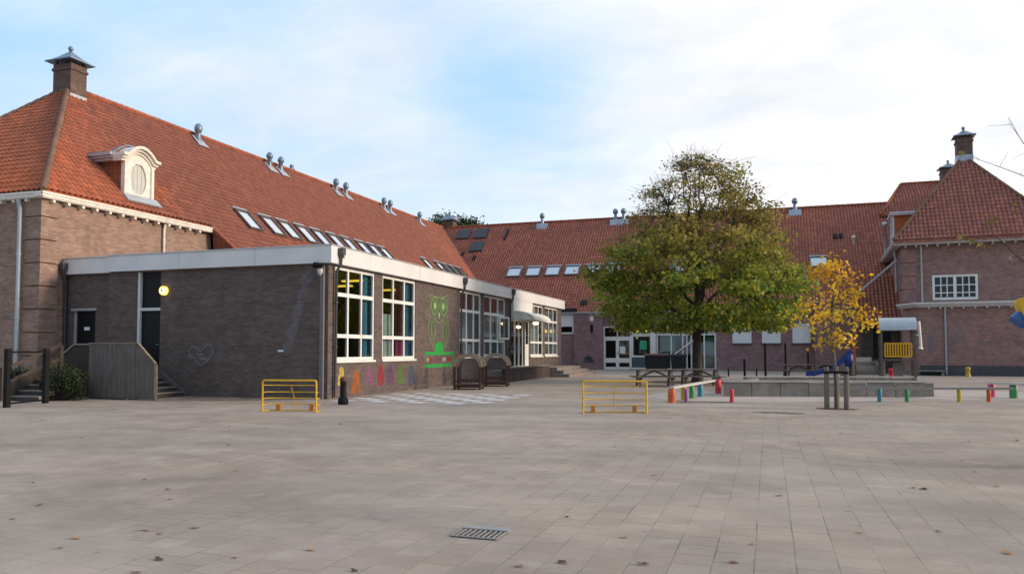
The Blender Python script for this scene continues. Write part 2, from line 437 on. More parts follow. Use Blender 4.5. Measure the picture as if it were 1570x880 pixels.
def leafmat(name, low, high, zlo, zhi, tr=.35, accent=None):
    t = NT(name); geo = t.n('ShaderNodeNewGeometry')
    rnd = geo.outputs['Random Per Island']
    sx = t.n('ShaderNodeSeparateXYZ'); t.l(geo.outputs['Position'], sx.inputs[0])
    nz = t.noise(geo.outputs['Position'], .55, 3)
    hgt = t.math('ADD', t.maprange(sx.outputs[2], zlo, zhi, 0, 1), t.maprange(nz, .3, .7, -.4, .4), clamp=True)
    a = t.ramp(rnd, low); b = t.ramp(rnd, high)
    col = t.mix(hgt, a, b)
    if accent is not None:
        n2 = t.noise(geo.outputs['Position'], .8, 3)
        col = t.mix(t.math('MULTIPLY', t.maprange(n2, .5, .66, 0, .8), t.math('SUBTRACT', 1.05, hgt, None, True)), col, accent)
    n3 = t.noise(geo.outputs['Position'], 1.15, 4, .6)
    col = t.mix(1., col, t.maprange(n3, .32, .68, .55, 1.5), 'MULTIPLY')
    d = t.n('ShaderNodeBsdfDiffuse'); t.l(col, d.inputs[0])
    tl = t.n('ShaderNodeBsdfTranslucent'); t.l(col, tl.inputs[0])
    gl = t.n('ShaderNodeBsdfGlossy'); gl.inputs['Roughness'].default_value = .45; gl.inputs[0].default_value = (.5,.5,.5,1)
    m1 = t.n('ShaderNodeMixShader'); m1.inputs[0].default_value = tr; t.l(d.outputs[0], m1.inputs[1]); t.l(tl.outputs[0], m1.inputs[2])
    m2 = t.n('ShaderNodeMixShader'); m2.inputs[0].default_value = .05; t.l(m1.outputs[0], m2.inputs[1]); t.l(gl.outputs[0], m2.inputs[2])
    t.l(m2.outputs[0], t.out.inputs[0]); return t.mat
LEAF_MAIN = leafmat('autumn_green_leaves',
    [(0, (.05,.11,.03)), (.3, (.12,.23,.035)), (.68, (.28,.35,.045)), (1, (.46,.42,.06))],
    [(0, (.2,.16,.045)), (.45, (.33,.26,.06)), (.8, (.4,.28,.085)), (1, (.32,.31,.055))], 4.0, 7.2, .5, (.45,.46,.04))
LEAF_YEL = leafmat('yellow_leaves', [(0, (.6,.26,.015)), (.25, (.74,.45,.02)), (.75, (.82,.58,.03)), (1, (.6,.5,.05))],
    [(0, (.55,.2,.015)), (.5, (.74,.42,.02)), (1, (.8,.52,.03))], 1.6, 4, .45)
LEAF_DARK = leafmat('dark_leaves', [(0, (.02,.045,.02)), (.6, (.035,.07,.03)), (1, (.07,.1,.035))], [(0, (.03,.06,.025)), (1, (.08,.12,.04))], 14, 20, .25)
LEAF_SHRUB = leafmat('shrub_leaves', [(0, (.008,.02,.007)), (.6, (.018,.036,.011)), (1, (.04,.055,.016))], [(0, (.02,.04,.012)), (1, (.05,.07,.02))], 0, 1, .2)
LEAF_EDGE = leafmat('branch_leaves', [(0, (.16,.12,.03)), (.6, (.22,.18,.05)), (1, (.3,.22,.05))], [(0, (.12,.1,.03)), (1, (.24,.2,.06))], 2, 4, .35)
LITTER = [simple('dry_leaf_brown', (.16,.075,.03), .8, var=.4, scale=30), simple('dry_leaf_dark', (.055,.035,.025), .8, var=.4, scale=30), simple('dry_leaf_orange', (.34,.17,.07), .8, var=.3, scale=30)]

# ------------------------------------------------------------------ ground
g = MB()
N = 40
xs = [-400, -120, -60, -35, -20, -10, 0, 10, 20, 35, 60, 120, 400]; ys = [-100, -20, 0, 10, 20, 40, 60, 90, 150, 300, 700]
for i in range(len(xs)-1):
    for j in range(len(ys)-1):
        g.poly([(xs[i],ys[j],0),(xs[i+1],ys[j],0),(xs[i+1],ys[j+1],0),(xs[i],ys[j+1],0)])
g.build('playground_paving', PAVING, kind='structure')

def blob_sheet(name, mat, cx, cy, rx, ry, z, n=40, rough=.15, rot=0, kind='structure', seed=1):
    r = random.Random(seed); ph = [r.uniform(0, 6.28) for _ in range(5)]
    P = []
    for k in range(n):
        a = 2*math.pi*k/n
        q = 1 + rough*(math.sin(2*a+ph[0])*.5 + math.sin(3*a+ph[1])*.35 + math.sin(7*a+ph[2])*.2)
        x = rx*q*math.cos(a); y = ry*q*math.sin(a)
        P.append((cx + x*math.cos(rot) - y*math.sin(rot), cy + x*math.sin(rot) + y*math.cos(rot), z))
    b = MB(); b.poly(P); return b.build(name, mat, kind=kind)
blob_sheet('sand_ground', SAND, -.3, 27.0, 3.6, 3.3, .004, rot=.3, rough=.12, seed=3)
blob_sheet('sand_ground', SAND, 6.2, 30.5, 3.6, 3.4, .004, rot=.3, rough=.12, seed=5)
blob_sheet('tree_pit_earth', EARTH, -3.3, 37.6, 2.3, 1.6, .008, seed=4)
blob_sheet('tree_pit_earth', EARTH, 1.68, 21.95, .5, .42, .004, seed=9)
blob_sheet('dark_paving', chalk('dark_stain', (.12,.105,.1), .6, 1.3, 0), .25, 20.05, .62, .32, .004, seed=12)
blob_sheet('dark_paving', chalk('wall_foot_dark', (.12,.1,.095), .4, 1.0, 0), -18.2, 20.6, 4.2, 1.9, .004, seed=15)  # darker patchy sheet on the paving along the wall foot
blob_sheet('paving_patch', CONCPATCH, -4.63, 15.87, .32, .22, .004, seed=16, rough=.05)
blob_sheet('paving_patch', CONCPATCH, -2.9, 6.6, .7, .45, .004, seed=18, rough=.05)

cb = MB()
for i in range(8):
    for j in range(8):
        if (i + j) % 2 == 0:
            x = -12.7 + i*.62; y = 20.3 + j*.62
            cb.poly([(x,y,.005),(x+.6,y,.005),(x+.6,y+.6,.005),(x,y+.6,.005)])
cb.build('painted_checkerboard', WORN_WHITE, kind='structure')

# drain grate
dg = thing('drain_grate', 'small slotted metal drain grate set in the foreground paving', 'drain', (-2.33, 6.05, 0)); dg.scale = (.84,.84,1)
b = MB(); b.box(-.23,-.15,.001,.23,.15,.006); b.build('drain_pit', BLACK, dg)
b = MB()
b.box(-.25,.14,.0065,.25,.17,.02); b.box(-.25,-.17,.0065,.25,-.14,.014); b.box(-.25,-.14,.0065,-.225,.14,.014); b.box(.225,-.14,.0065,.25,.14,.014)
for k in range(8): 
    x = -.19 + k*.0545; b.box(x-.009,-.14,.0065,x+.009,.14,.016)
b.build('grate_bars', simple('cast_iron', (.27,.255,.24), .7, .2, var=.2, scale=14), dg)
b = MB(); b.box(-.25,.175,.001,.25,.33,.005); b.build('cover_plate', simple('drain_cover', (.3,.3,.315), .75, var=.15, scale=8), dg)

# ------------------------------------------------------------------ walls / windows helpers
def wall_grid(mb, o, u, n, u0, u1, z0, z1, th, ops, m=0):
    """wall with outer face through o, along u, outward normal n; openings (ua,ub,za,zb)"""
    o = Vector(o); u = Vector(u).normalized(); n = Vector(n).normalized(); Z = Vector((0,0,1))
    us = sorted({u0, u1} | {a for q in ops for a in q[:2] if u0 < a < u1})
    zs = sorted({z0, z1} | {a for q in ops for a in q[2:] if z0 < a < z1})
    def solid(i, j):
        if not (0 <= i < len(us)-1 and 0 <= j < len(zs)-1): return False
        cu = (us[i]+us[i+1])/2; cz = (zs[j]+zs[j+1])/2
        return not any(a < cu < b_ and c < cz < d for a, b_, c, d in ops)
    P = lambda a, z, d: o + u*a + Z*z - n*d
    flip = u.cross(Z).dot(n) < 0
    def q(p): mb.poly(p[::-1] if flip else p, m)
    for i in range(len(us)-1):
        for j in range(len(zs)-1):
            if not solid(i, j): continue
            a, b_, c, d = us[i], us[i+1], zs[j], zs[j+1]
            q([P(a,c,0),P(b_,c,0),P(b_,d,0),P(a,d,0)])
            q([P(b_,c,th),P(a,c,th),P(a,d,th),P(b_,d,th)])
            if not solid(i-1,j): q([P(a,c,th),P(a,c,0),P(a,d,0),P(a,d,th)])
            if not solid(i+1,j): q([P(b_,c,0),P(b_,c,th),P(b_,d,th),P(b_,d,0)])
            if not solid(i,j+1): q([P(a,d,0),P(b_,d,0),P(b_,d,th),P(a,d,th)])
            if not solid(i,j-1): q([P(a,c,th),P(b_,c,th),P(b_,c,0),P(a,c,0)])

def window(parent, o, u, n, ua, ub, za, zb, cols, rows, fw=.09, mw=.08, depth=.12, mat=None, gmat=None, fd=.09, sill=None, gaps=None, name='window'):
    """cols: relative widths; rows: list of z transom centres"""
    o = Vector(o); u = Vector(u).normalized(); n = Vector(n).normalized(); Z = Vector((0,0,1))
    P = lambda a, z, d: o + u*a + Z*z - n*d
    b = MB()
    def bx(a0, a1, z0, z1, d0, d1):
        p = [P(a0,z0,d0),P(a1,z0,d0),P(a1,z0,d1),P(a0,z0,d1),P(a0,z1,d0),P(a1,z1,d0),P(a1,z1,d1),P(a0,z1,d1)]
        b.prism(p[:4], Z*(z1-z0))
    bx(ua, ua+fw, za, zb, depth, depth+fd); bx(ub-fw, ub, za, zb, depth, depth+fd)
    bx(ua+fw, ub-fw, za, za+fw*1.25, depth, depth+fd); bx(ua+fw, ub-fw, zb-fw, zb, depth, depth+fd)
    tot = sum(cols); x = ua
    xs = []
    for c in cols[:-1]:
        x += (ub-ua)*c/tot; xs.append(x)
        bx(x-mw/2, x+mw/2, za+fw*1.25, zb-fw, depth+.004, depth+fd-.004)
    edges = [ua+fw] + [e for x in xs for e in (x-mw/2, x+mw/2)] + [ub-fw]
    for zt in rows:
        for k in range(0, len(edges), 2):
            bx(edges[k], edges[k+1], zt-mw*.7, zt+mw*.7, depth+.001, depth+fd-.001)
    w = b.build(name, mat or WHITE, parent)
    gb = MB()
    gb.prism([P(ua+fw*.5,za+fw*.5,depth+fd*.5),P(ub-fw*.5,za+fw*.5,depth+fd*.5),P(ub-fw*.5,zb-fw*.5,depth+fd*.5),P(ua+fw*.5,zb-fw*.5,depth+fd*.5)], -n*.006)
    gb.build('pane', gmat or GLASS, w)
    if sill:
        sb = MB(); p = [P(ua-.04,za-.07,-.05),P(ub+.04,za-.07,-.05),P(ub+.04,za-.07,depth),P(ua-.04,za-.07,depth)]
        sb.prism(p, Z*.068); sb.build('sill', sill, w)
    return w

def downspout(parent, pts, hopper=True, mat=STEEL, r=.05, name='downspout'):
    b = MB(); b.tube(pts, r, 8)
    p = Vector(pts[0])
    if hopper:
        b.box(p.x-.085, p.y-.1, p.z-.1, p.x+.085, p.y+.1, p.z+.12)
        b.box(p.x-.06, p.y-.06, p.z-.2, p.x+.06, p.y+.06, p.z-.101)
    for q0, q1 in zip(pts[:-1], pts[1:]):
        q0, q1 = Vector(q0), Vector(q1)
        if (q0-q1).length > 1.5:
            for f in (.25, .6, .92):
                c = q0.lerp(q1, f); b.tube([c-Vector((0,0,.03)), c+Vector((0,0,.03))], r*1.35, 8)
    return b.build(name, mat, parent)

def roof_slab(mb, pts, th=.14, m=0):
    pts = [Vector(p) for p in pts]; n = Vector((0,0,0))
    for i in range(len(pts)): n += (pts[i]-pts[0]).cross(pts[(i+1) % len(pts)]-pts[0])
    n.normalize()
    if n.z < 0: pts = pts[::-1]; n = -n
    mb.poly(pts, m)
    lo = [p - Vector((0,0,th)) for p in pts]
    mb.poly(lo[::-1], m)
    for i in range(len(pts)):
        j = (i+1) % len(pts); mb.poly([pts[i], lo[i], lo[j], pts[j]], m)

def pantile_sheet(faces, mat, parent, segs=6, lift=.015, off=None, seed=1):
    """rows of S-shaped tiles laid over roof polygons; the roof boards below stay a closed slab"""
    rs = np.random.default_rng(seed); V = []; Fq = []; UV = []; base = 0
    TW, TR = .245, .34
    xp = np.array([0, .1, .2, .36, .52, .7, .86, 1.0]) if segs >= 6 else np.array([0, .18, .5, .8, 1.0])
    prof = np.where(xp < .2, .012*np.cos(xp/.2*np.pi)-.0, .0)
    hp = np.interp(xp, [0, .1, .2, .36, .52, .7, .86, 1.0], [.006, -.018, -.004, .038, .064, .07, .05, .006])
    for pts in faces:
        P = np.array([tuple(p) for p in pts], float); c = P[0]
        n = np.zeros(3)
        for i in range(len(P)): n += np.cross(P[i]-c, P[(i+1) % len(P)]-c)
        n /= np.linalg.norm(n)
        if n[2] < 0: n = -n
        t = np.cross([0,0,1], n); t /= np.linalg.norm(t); b_ = np.cross(n, t)
        U = P @ t; W = P @ b_; d0 = c @ n
        k0, k1 = int(np.floor(U.min()/TW)), int(np.ceil(U.max()/TW)); r0, r1 = int(np.floor(W.min()/TR)), int(np.ceil(W.max()/TR))
        us = np.concatenate([(k + xp[:-1])*TW for k in range(k0, k1)] + [[k1*TW]]); hs = np.concatenate([hp[:-1]]*(k1-k0) + [[hp[0]]])
        col = np.minimum(np.arange(len(us))//(len(xp)-1), k1-k0-1)
        for r in range(r0, r1):
            v0, v1 = r*TR, (r+1)*TR
            jit = rs.normal(0, .0045, k1-k0)[col]; jv = rs.normal(0, .006, k1-k0)[col]
            rows = [(v0+.0, .0), (v0+.0, .026), (v1+.002, .0)]
            grid = []
            for i, (v, h) in enumerate(rows):
                vv = v + (jv if i < 2 else 0); hh = lift + hs + h + (jit if i == 1 else 0)
                if i == 0: hh = lift + hs - .004
                grid.append(np.outer(us, t) + np.outer(vv*np.ones(len(us)), b_) + np.outer(hh + d0, n)); UV.append(np.stack([us, (v + (.004 if i < 2 else -.004))*np.ones(len(us))], 1))
            V += grid; m = len(us)
            # which columns are inside the outline
            def inside(x, y):
                ins = np.zeros(len(x), bool); j = len(U)-1
                for i in range(len(U)):
                    cond = ((W[i] > y) != (W[j] > y)); xi = (U[j]-U[i])*(y-W[i])/((W[j]-W[i]) if abs(W[j]-W[i]) > 1e-9 else 1e-9)+U[i]
                    ins ^= cond & (x < xi); j = i
                return ins
            um = (us[:-1]+us[1:])/2; ok = np.where(inside(um, (v0+v1)/2))[0]
            for a in range(2):
                q = np.stack([base+a*m+ok, base+a*m+ok+1, base+(a+1)*m+ok+1, base+(a+1)*m+ok], 1); Fq.append(q)
            base += 3*m
    V = np.concatenate(V); UVa = np.concatenate(UV); Fq = np.concatenate(Fq)
    used = np.unique(Fq); remap = np.zeros(len(V), np.int64); remap[used] = np.arange(len(used)); V = V[used]; UVa = UVa[used]; Fq = remap[Fq]
    o_ = ORG.get(parent.name)
    if o_ is not None: V = V - np.array(o_)
    me = bpy.data.meshes.new('roof_tiles'); me.vertices.add(len(V)); me.vertices.foreach_set('co', V.astype(np.float32).ravel())
    nq = len(Fq); me.loops.add(nq*4); me.loops.foreach_set('vertex_index', Fq.astype(np.int32).ravel())
    me.polygons.add(nq); me.polygons.foreach_set('loop_start', np.arange(0, nq*4, 4, dtype=np.int32)); me.polygons.foreach_set('loop_total', np.full(nq, 4, dtype=np.int32))
    me.materials.append(mat); uvl = me.uv_layers.new(name='UVMap'); uvl.data.foreach_set('uv', UVa[Fq.ravel()].astype(np.float32).ravel())
    me.update(calc_edges=True); me.polygons.foreach_set('use_smooth', [False]*nq)
    o = bpy.data.objects.new('roof_tiles', me); COL.objects.link(o); o.parent = parent; return o

def ridge_tiles(mb, a, b_, r=.13, seg=.36):
    a = Vector(a); b_ = Vector(b_); L = (b_-a).length; n = max(2, int(L/seg)); d = (b_-a)/n
    for k in range(n):
        p = a + d*k + Vector((0,0,.06))
        mb.tube([p - d*.06, p + d*.98], [r*.9*rng.uniform(.95,1.05), r*rng.uniform(1.02,1.12)], 7, 0)

def chimney(roof, cx, cy, z0, z1, wx, wy, caps=1.0, name='chimney'):
    b = MB()
    b.box(cx-wx/2, cy-wy/2, z0, cx+wx/2, cy+wy/2, z1-.42)
    b.box(cx-wx/2-.05, cy-wy/2-.05, z1-.419, cx+wx/2+.05, cy+wy/2+.05, z1-.30)
    b.box(cx-wx/2-.005, cy-wy/2-.005, z1-.299, cx+wx/2+.005, cy+wy/2+.005, z1-.12)
    c = b.build(name, BR_CHIM, roof)
    for sx in (-1, 1):
        for sy in (-1, 1):
            b = MB(); x = cx+sx*(wx/2-.1); y = cy+sy*(wy/2-.1); b.box(x-.06,y-.06,z1-.119,x+.06,y+.06,z1); b.build('cap_support', BR_CHIM, c)
    b = MB(); ex = wx/2+.28*caps; ey = wy/2+.28*caps
    prof = [(1.0, 0), (1.0, .06), (.78, .14), (.52, .3), (.3, .47), (.1, .62), (.07, .66)]
    rings = []
    for f, h in prof: rings.append([(cx-ex*f,cy-ey*f,z1+h*caps),(cx+ex*f,cy-ey*f,z1+h*caps),(cx+ex*f,cy+ey*f,z1+h*caps),(cx-ex*f,cy+ey*f,z1+h*caps)])
    b.poly(rings[0][::-1])
    for r0, r1 in zip(rings[:-1], rings[1:]):
        for k in range(4): b.poly([r0[k], r0[(k+1)%4], r1[(k+1)%4], r1[k]])
    b.poly(rings[-1])
    b.lathe([(.02,.64),(.06,.68),(.11,.74),(.12,.81),(.08,.88),(.02,.92)], (cx,cy,z1+.64*(caps-1)), 10)
    b.build('chimney_cap', ZINC, c)
    b = MB()
    b.box(cx-wx/2-.02, cy-wy/2-.02, z0, cx+wx/2+.02, cy+wy/2+.02, z0+.46)
    b.build('flashing', LEAD, c)
    return c

def roof_vent(parent, base, nrm_x, nrm_y, h=1.15, r=.16, round_=True):
    """flashing plate lying on the slope just under the ridge with a bulbous ventilator standing on it"""
    x, y, z = base
    b = MB()
    # saddle plate following a 45 degree slope falling along (nrm_x, nrm_y)
    d = Vector((nrm_x, nrm_y, -1)).normalized(); s = Vector((-nrm_y, nrm_x, 0)); nn = Vector((nrm_x, nrm_y, 1)).normalized()
    c = Vector(base) + nn*.11
    p = [c - d*.55 - s*.3, c - d*.55 + s*.3, c + d*.38 + s*.42, c + d*.38 - s*.42]
    b.prism(p, nn*.03)
    v = b.build('roof_vent', LEAD, parent)
    b = MB()
    px, py = x - nrm_x*.1, y - nrm_y*.1
    if round_:
        prof = [(.2,0),(.15,.35),(.115,.5),(.115,.62),(.19,.72),(.215,.85),(.19,1.0),(.1,1.1),(.03,1.13)]
    else:
        prof = [(.17,0),(.13,.4),(.13,.75),(.2,.78),(.2,.95),(.17,.97),(.12,1.06),(.02,1.12)]
    b.lathe([(q*r/.16, hh*h/1.15) for q, hh in prof], (px, py, z-.05), 12)
    b.build('cowl', ZINC, v)
    return v

def skylight(parent, c, t, up, w, h, open_=False, frame=None):
    """roof window: centre c on the slope, t along the eave, up towards the ridge"""
    c = Vector(c); t = Vector(t).normalized(); up = Vector(up).normalized(); n = t.cross(up).normalized()
    if n.z < 0: n = -n
    c = c + n*.07
    b = MB(); fw = .07
    def pr(a0,a1,b0,b1,h0,h1):
        p = [c+t*a0+up*b0+n*h0, c+t*a1+up*b0+n*h0, c+t*a1+up*b1+n*h0, c+t*a0+up*b1+n*h0]; b.prism(p, n*(h1-h0))
    W, H = w/2, h/2
    pr(-W,-W+fw,-H,H,-.05,.14); pr(W-fw,W,-H,H,-.05,.14); pr(-W+fw,W-fw,-H,-H+fw,-.05,.135); pr(-W+fw,W-fw,H-fw*1.3,H,-.05,.15)
    o = b.build('skylight', frame or PIPE_DARK, parent)
    b = MB(); pr(-W+fw,W-fw,-H+fw,H-fw*1.3,.06,.085); b.build('pane', SKYGLASS if parent is lw else SKYGLASS_B, o)
    b = MB(); pr(-W-.02,W+.02,H+.001,H+.13,-.03,.13); b.build('flashing', LEAD, o)
    return o

# ------------------------------------------------------------------ left wing (tall tiled house)
TP = (13.75-7.18)/6.55
lw = thing('school_wing', 'long brick wing with high orange pantile roof and oval dormer behind the flat-roofed block', 'building', (-24.61, 20.26, 0), world=True)
b = MB()
wall_grid(b, (-24.61,0,0), (0,1,0), (1,0,0), 20.26, 29.0, 0, 6.95, .4, [])
wall_grid(b, (0,20.26,0), (1,0,0), (0,-1,0), -37.2, -25.011, 0, 6.95, .4, [])
wall_grid(b, (-37.2,0,0), (0,1,0), (-1,0,0), 20.66, 72, 0, 6.95, .4, [])
b.build('wall', BR_BEIGE, lw)
b = MB(); wall_grid(b, (-22.3,0,0), (0,1,0), (1,0,0), 29.2, 60.0, 0, 4.55, .4, []); b.build('lower_wall', BR_BEIGE, lw)
# banded corner pilaster, both faces
b = MB()
z = .55
while z < 6.6:
    b.box(-25.35, 20.18, z, -24.53, 20.26, z+.78); b.box(-24.61, 20.262, z, -24.53, 20.9, z+.78)
    z += .83
b.box(-37.0,20.2,0,-24.55,20.258,.5); 
b.build('corner_pilaster', BR_BEIGE, lw)
# eaves: gutter box, soffit and brackets
EV = -24.35
b = MB()
b.box(EV-.3, 20.06, 6.98, EV+.03, 28.75, 7.02); b.box(EV-.02, 20.02, 7.021, EV+.06, 28.78, 7.12); b.box(EV-.3, 20.0, 7.121, EV+.09, 28.8, 7.2)
b.box(-37.6, 20.02, 6.98, EV-.301, 20.35, 7.02); b.box(-37.6, 20.0, 7.021, EV-.021, 20.08, 7.12); b.box(-37.6, 19.97, 7.121, EV-.301, 20.35, 7.2)
b.build('eaves_gutter', CREAM, lw)
k = 20.5
while k < 28.5:
    b = MB(); b.box(-24.608, k, 6.87, -24.36, k+.11, 6.978); b.build('eaves_bracket', CREAM, lw); k += .62
k = -25.2
while k > -32:
    b = MB(); b.box(k, 20.06, 6.87, k+.11, 20.258, 6.978); b.build('eaves_bracket', CREAM, lw); k -= .62
# roof
rf = MB()
A = (EV,20.1,7.18); Bp = (EV,28.75,7.18); Dp = (-21.77,29.5,4.59); E = (-21.77,60.85,4.59); F_ = (-30.9,69.95,13.75); G_ = (-30.9,26.65,13.75)
roof_slab(rf, [A,Bp,Dp,E,F_,G_])
roof_slab(rf, [(-37.45,20.1,7.18),A,G_])
roof_slab(rf, [(-37.45,20.1,7.18),G_,F_,(-30.9,76.5,7.18),(-37.45,76.5,7.18)])
rf.prism([(EV-.02,28.8,7.05),(-21.8,29.48,4.5),(-24.55,29.3,4.5)], (0,.05,0))
roof = rf.build('roof', TILE_L, lw)
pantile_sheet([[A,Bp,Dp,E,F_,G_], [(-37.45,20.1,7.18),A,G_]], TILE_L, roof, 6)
b = MB(); ridge_tiles(b, (-30.9,27.2,13.8), (-30.9,69.9,13.8)); b.build('ridge_tiles', RIDGE, roof)
for q0, q1 in (((EV+.02,20.08,7.22), (-30.6,26.35,13.52)), ((-37.42,20.12,7.22), (-31.1,26.5,13.62))):
    b = MB(); ridge_tiles(b, q0, q1, .12); b.build('hip_tiles', HIP, roof)
b = MB(); ridge_tiles(b, (EV-.03,28.78,7.2), (-21.79,29.5,4.62), .1); b.build('verge_tiles', RIDGE, roof)
chimney(roof, -30.9, 26.72, 12.95, 14.95, 1.08, .86, .92)
chimney(roof, -30.4, 70.4, 12.9, 14.6, 1.15, 1.0, name='chimney')
for (x, y), rd in zip([(-30.35,34.7),(-30.35,41.2),(-30.35,42.4),(-30.35,49.2),(-30.35,50.6),(-30.35,56.7),(-30.35,57.8),(-30.35,63.6)], (1,0,0,1,1,1,1,1)):
    roof_vent(lw, (x, y, 7.18+(EV-x)*TP), 1, 0, 1.25, .17, bool(rd))
b = MB()
for s in (-1, 1):
    b.poly([(-31.3,44.2,13.7),(-31.3,45.7,13.7),(-31.3,44.95,14.4)][::s])
b.lathe([(.5,0),(.3,.35),(.13,.55),(.13,.8),(.17,.85),(.02,.95)], (-31.35,44.9,13.55), 10); b.build('ridge_cap_vent', ZINC, lw)
SKYFR = simple('brown_skylight_frame', (.13,.1,.09), .6)
for y in (32.45,34.45,35.98,37.65,39.25,41.0,42.6,44.4,45.95,47.5,54.4,56.95,58.45,60.0,61.5):
    x = -25.3; skylight(lw, (x, y, 7.18+(EV-x)*TP), (0,1,0), (-1,0,TP), 1.06, 1.5, frame=SKYFR)
# stone dormer with an oval light
dx = -25.12
b = MB()
yc, zc, ry, rz = 25.06, 8.72, .43, .66
n = 40
outer = []; inner = []
for k in range(n):
    a = 2*math.pi*k/n; inner.append((yc+ry*math.cos(a), zc+rz*math.sin(a)))
    ca, sa = math.cos(a), math.sin(a)
    t_ = min(.74/abs(ca) if abs(ca) > 1e-6 else 9, .86/abs(sa) if abs(sa) > 1e-6 else 9); outer.append((yc+t_*ca, zc+t_*sa))
x0, x1 = dx-.04, dx+.08
for k in range(n):
    j = (k+1) % n; P = lambda q, x: (x, q[0], q[1])
    b.poly([P(outer[k],x1),P(outer[j],x1),P(inner[j],x1),P(inner[k],x1)]); b.poly([P(inner[k],x1),P(inner[j],x1),P(inner[j],x0),P(inner[k],x0)])
    b.poly([P(outer[j],x1),P(outer[k],x1),P(outer[k],x0),P(outer[j],x0)]); b.poly([P(inner[k],x0),P(inner[j],x0),P(outer[j],x0),P(outer[k],x0)])
for y0 in (24.27, 25.71): b.box(dx-.05, y0, 7.95, dx+.15, y0+.14, 9.35)
b.box(dx-.04, 24.2, 7.84, dx+.2, 25.92, 7.97)
b.prism([(dx-.03,24.3,9.34),(dx-.03,25.82,9.34),(dx-.03,25.6,9.6),(dx-.03,25.06,9.8),(dx-.03,24.5,9.6)], (.1,0,0))
dormer = b.build('dormer', CREAM, lw)
for y0, y1 in ((24.38,24.5),(25.62,25.74)):
    b = MB(); b.prism([(dx-.045,y0,7.95),(dx-.045,y0,9.5),(-26.75,y0,9.5)], (0,y1-y0,0)); b.build('cheek', TILE_L, dormer)
b = MB()
b.prism([(dx+.005, yc+ry*1.01*math.cos(2*math.pi*k/n), zc+rz*1.01*math.sin(2*math.pi*k/n)) for k in range(n)], (.01,0,0))
b.build('pane', simple('pale_oval_glass', (.55,.55,.5), .25, var=.12, scale=2), dormer)
b = MB()
for k in (-.22, 0, .22): b.box(dx+.016, yc+k-.01, zc-rz*.85, dx+.03, yc+k+.01, zc+rz*.85)
b.build('glazing_bars', simple('oval_bars', (.5,.5,.46), .5), dormer)
b = MB()    # curved cornice in stepped mouldings
for (h0, h1, out) in ((0,.1,.14),(.101,.2,.24),(.201,.32,.36)):
    prev = None
    segs = []
    for k in range(17):
        s = k/16; y = 24.14 - out*.3 + (1.76+out*.6)*s
        rise = .44*max(0, math.sin(math.pi*min(1, max(0, (s-.12)/.76))))**.8
        segs.append((y, 9.33 + rise))
    for (ya, za), (yb, zb) in zip(segs[:-1], segs[1:]):
        b.prism([(dx-.3,ya,za+h0),(dx-.3,yb,zb+h0),(dx-.3,yb,zb+h1),(dx-.3,ya,za+h1)], (.3+out,0,0))
b.build('arched_cornice', CREAM, dormer)
b = MB()
b.box(-27.0,24.1,9.36,dx-.301,24.5,9.46); b.box(-27.1,24.02,9.461,dx-.301,24.5,9.56); b.box(-27.25,23.94,9.561,dx-.301,24.5,9.68)
b.build('side_cornice', simple('lead_grey_paint', (.45,.42,.45), .5, var=.12), dormer)
b = MB(); b.box(-27.0,25.62,9.36,dx-.301,26.0,9.46); b.box(-27.1,25.62,9.461,dx-.301,26.08,9.56); b.box(-27.25,25.62,9.561,dx-.301,26.16,9.68)
b.build('side_cornice', bpy.data.materials['lead_grey_paint'], dormer)
b = MB()
segs = [(24.1+1.92*k/12, 9.66+.5*math.sin(math.pi*k/12)) for k in range(13)]
for (ya, za), (yb, zb) in zip(segs[:-1], segs[1:]): b.prism([(dx-.31,ya,za),(dx-.31,yb,zb),(dx-.31,yb,zb+.04),(dx-.31,ya,za+.04)], (-.25,0,0))
b.box(-27.2,23.98,9.685,dx-.562,26.12,9.72)
b.build('barrel_roof', ZINC, dormer)
b = MB(); b.prism([(dx+.12,24.2,7.96),(dx+.12,25.95,7.96),(dx+.44,26.0,7.64),(dx+.44,24.15,7.64)], (.05,0,.05)); b.build('apron', GREYSILL, dormer)
downspout(lw, [(-25.4,19.98,6.95),(-25.4,20.06,6.6),(-25.4,20.06,0.1)], False, simple('pale_blue_pipe', (.42,.47,.52), .45, .3, var=.12), .075)
downspout(lw, [(-24.48,26.0,6.95),(-24.53,26.0,6.7),(-24.53,26.0,4.9)], False, CREAM, .055)

# ------------------------------------------------------------------ flat-roofed annex
an = thing('classroom_block', 'flat-roofed dark brick classroom block with white fascia and large white windows', 'building', (-13.3, 21.1, 0), world=True)
W_SIDE = [(21.5,24.12,1.21,4.28),(24.7,27.42,1.21,4.28),(32.02,34.72,1.24,4.28),(35.12,38.35,1.24,4.28),(42.85,45.5,1.2,4.28),(45.95,49.0,1.2,4.28)]
DOOR_SIDE = (39.25,42.7,.56,3.25)
b = MB()
wall_grid(b, (-13.3,0,0), (0,1,0), (1,0,0), 21.1, 49.95, 0, 4.33, .17, W_SIDE + [DOOR_SIDE])
wall_grid(b, (0,21.1,0), (1,0,0), (0,-1,0), -22.3, -13.47, 0, 4.33, .3, [(-21.0,-20.0,.8,4.28)])
wall_grid(b, (0,21.35,0), (1,0,0), (0,-1,0), -24.6, -22.301, 0, 4.33, .3, [(-24.22,-23.18,.8,3.02)])
wall_grid(b, (0,49.95,0), (1,0,0), (0,1,0), -22.0, -13.47, 0, 4.33, .3, [])
b.build('wall', BR_ANNEX, an)
b = MB()
b.box(-13.6,20.93,4.331,-13.1,50.15,4.89); b.box(-22.25,20.93,4.331,-13.601,21.35,4.888); b.box(-24.7,21.18,4.331,-22.251,21.6,4.888)
b.box(-22.1,49.7,4.331,-13.601,50.15,4.888)
b.build('fascia', FASCIA, an)
b = MB()
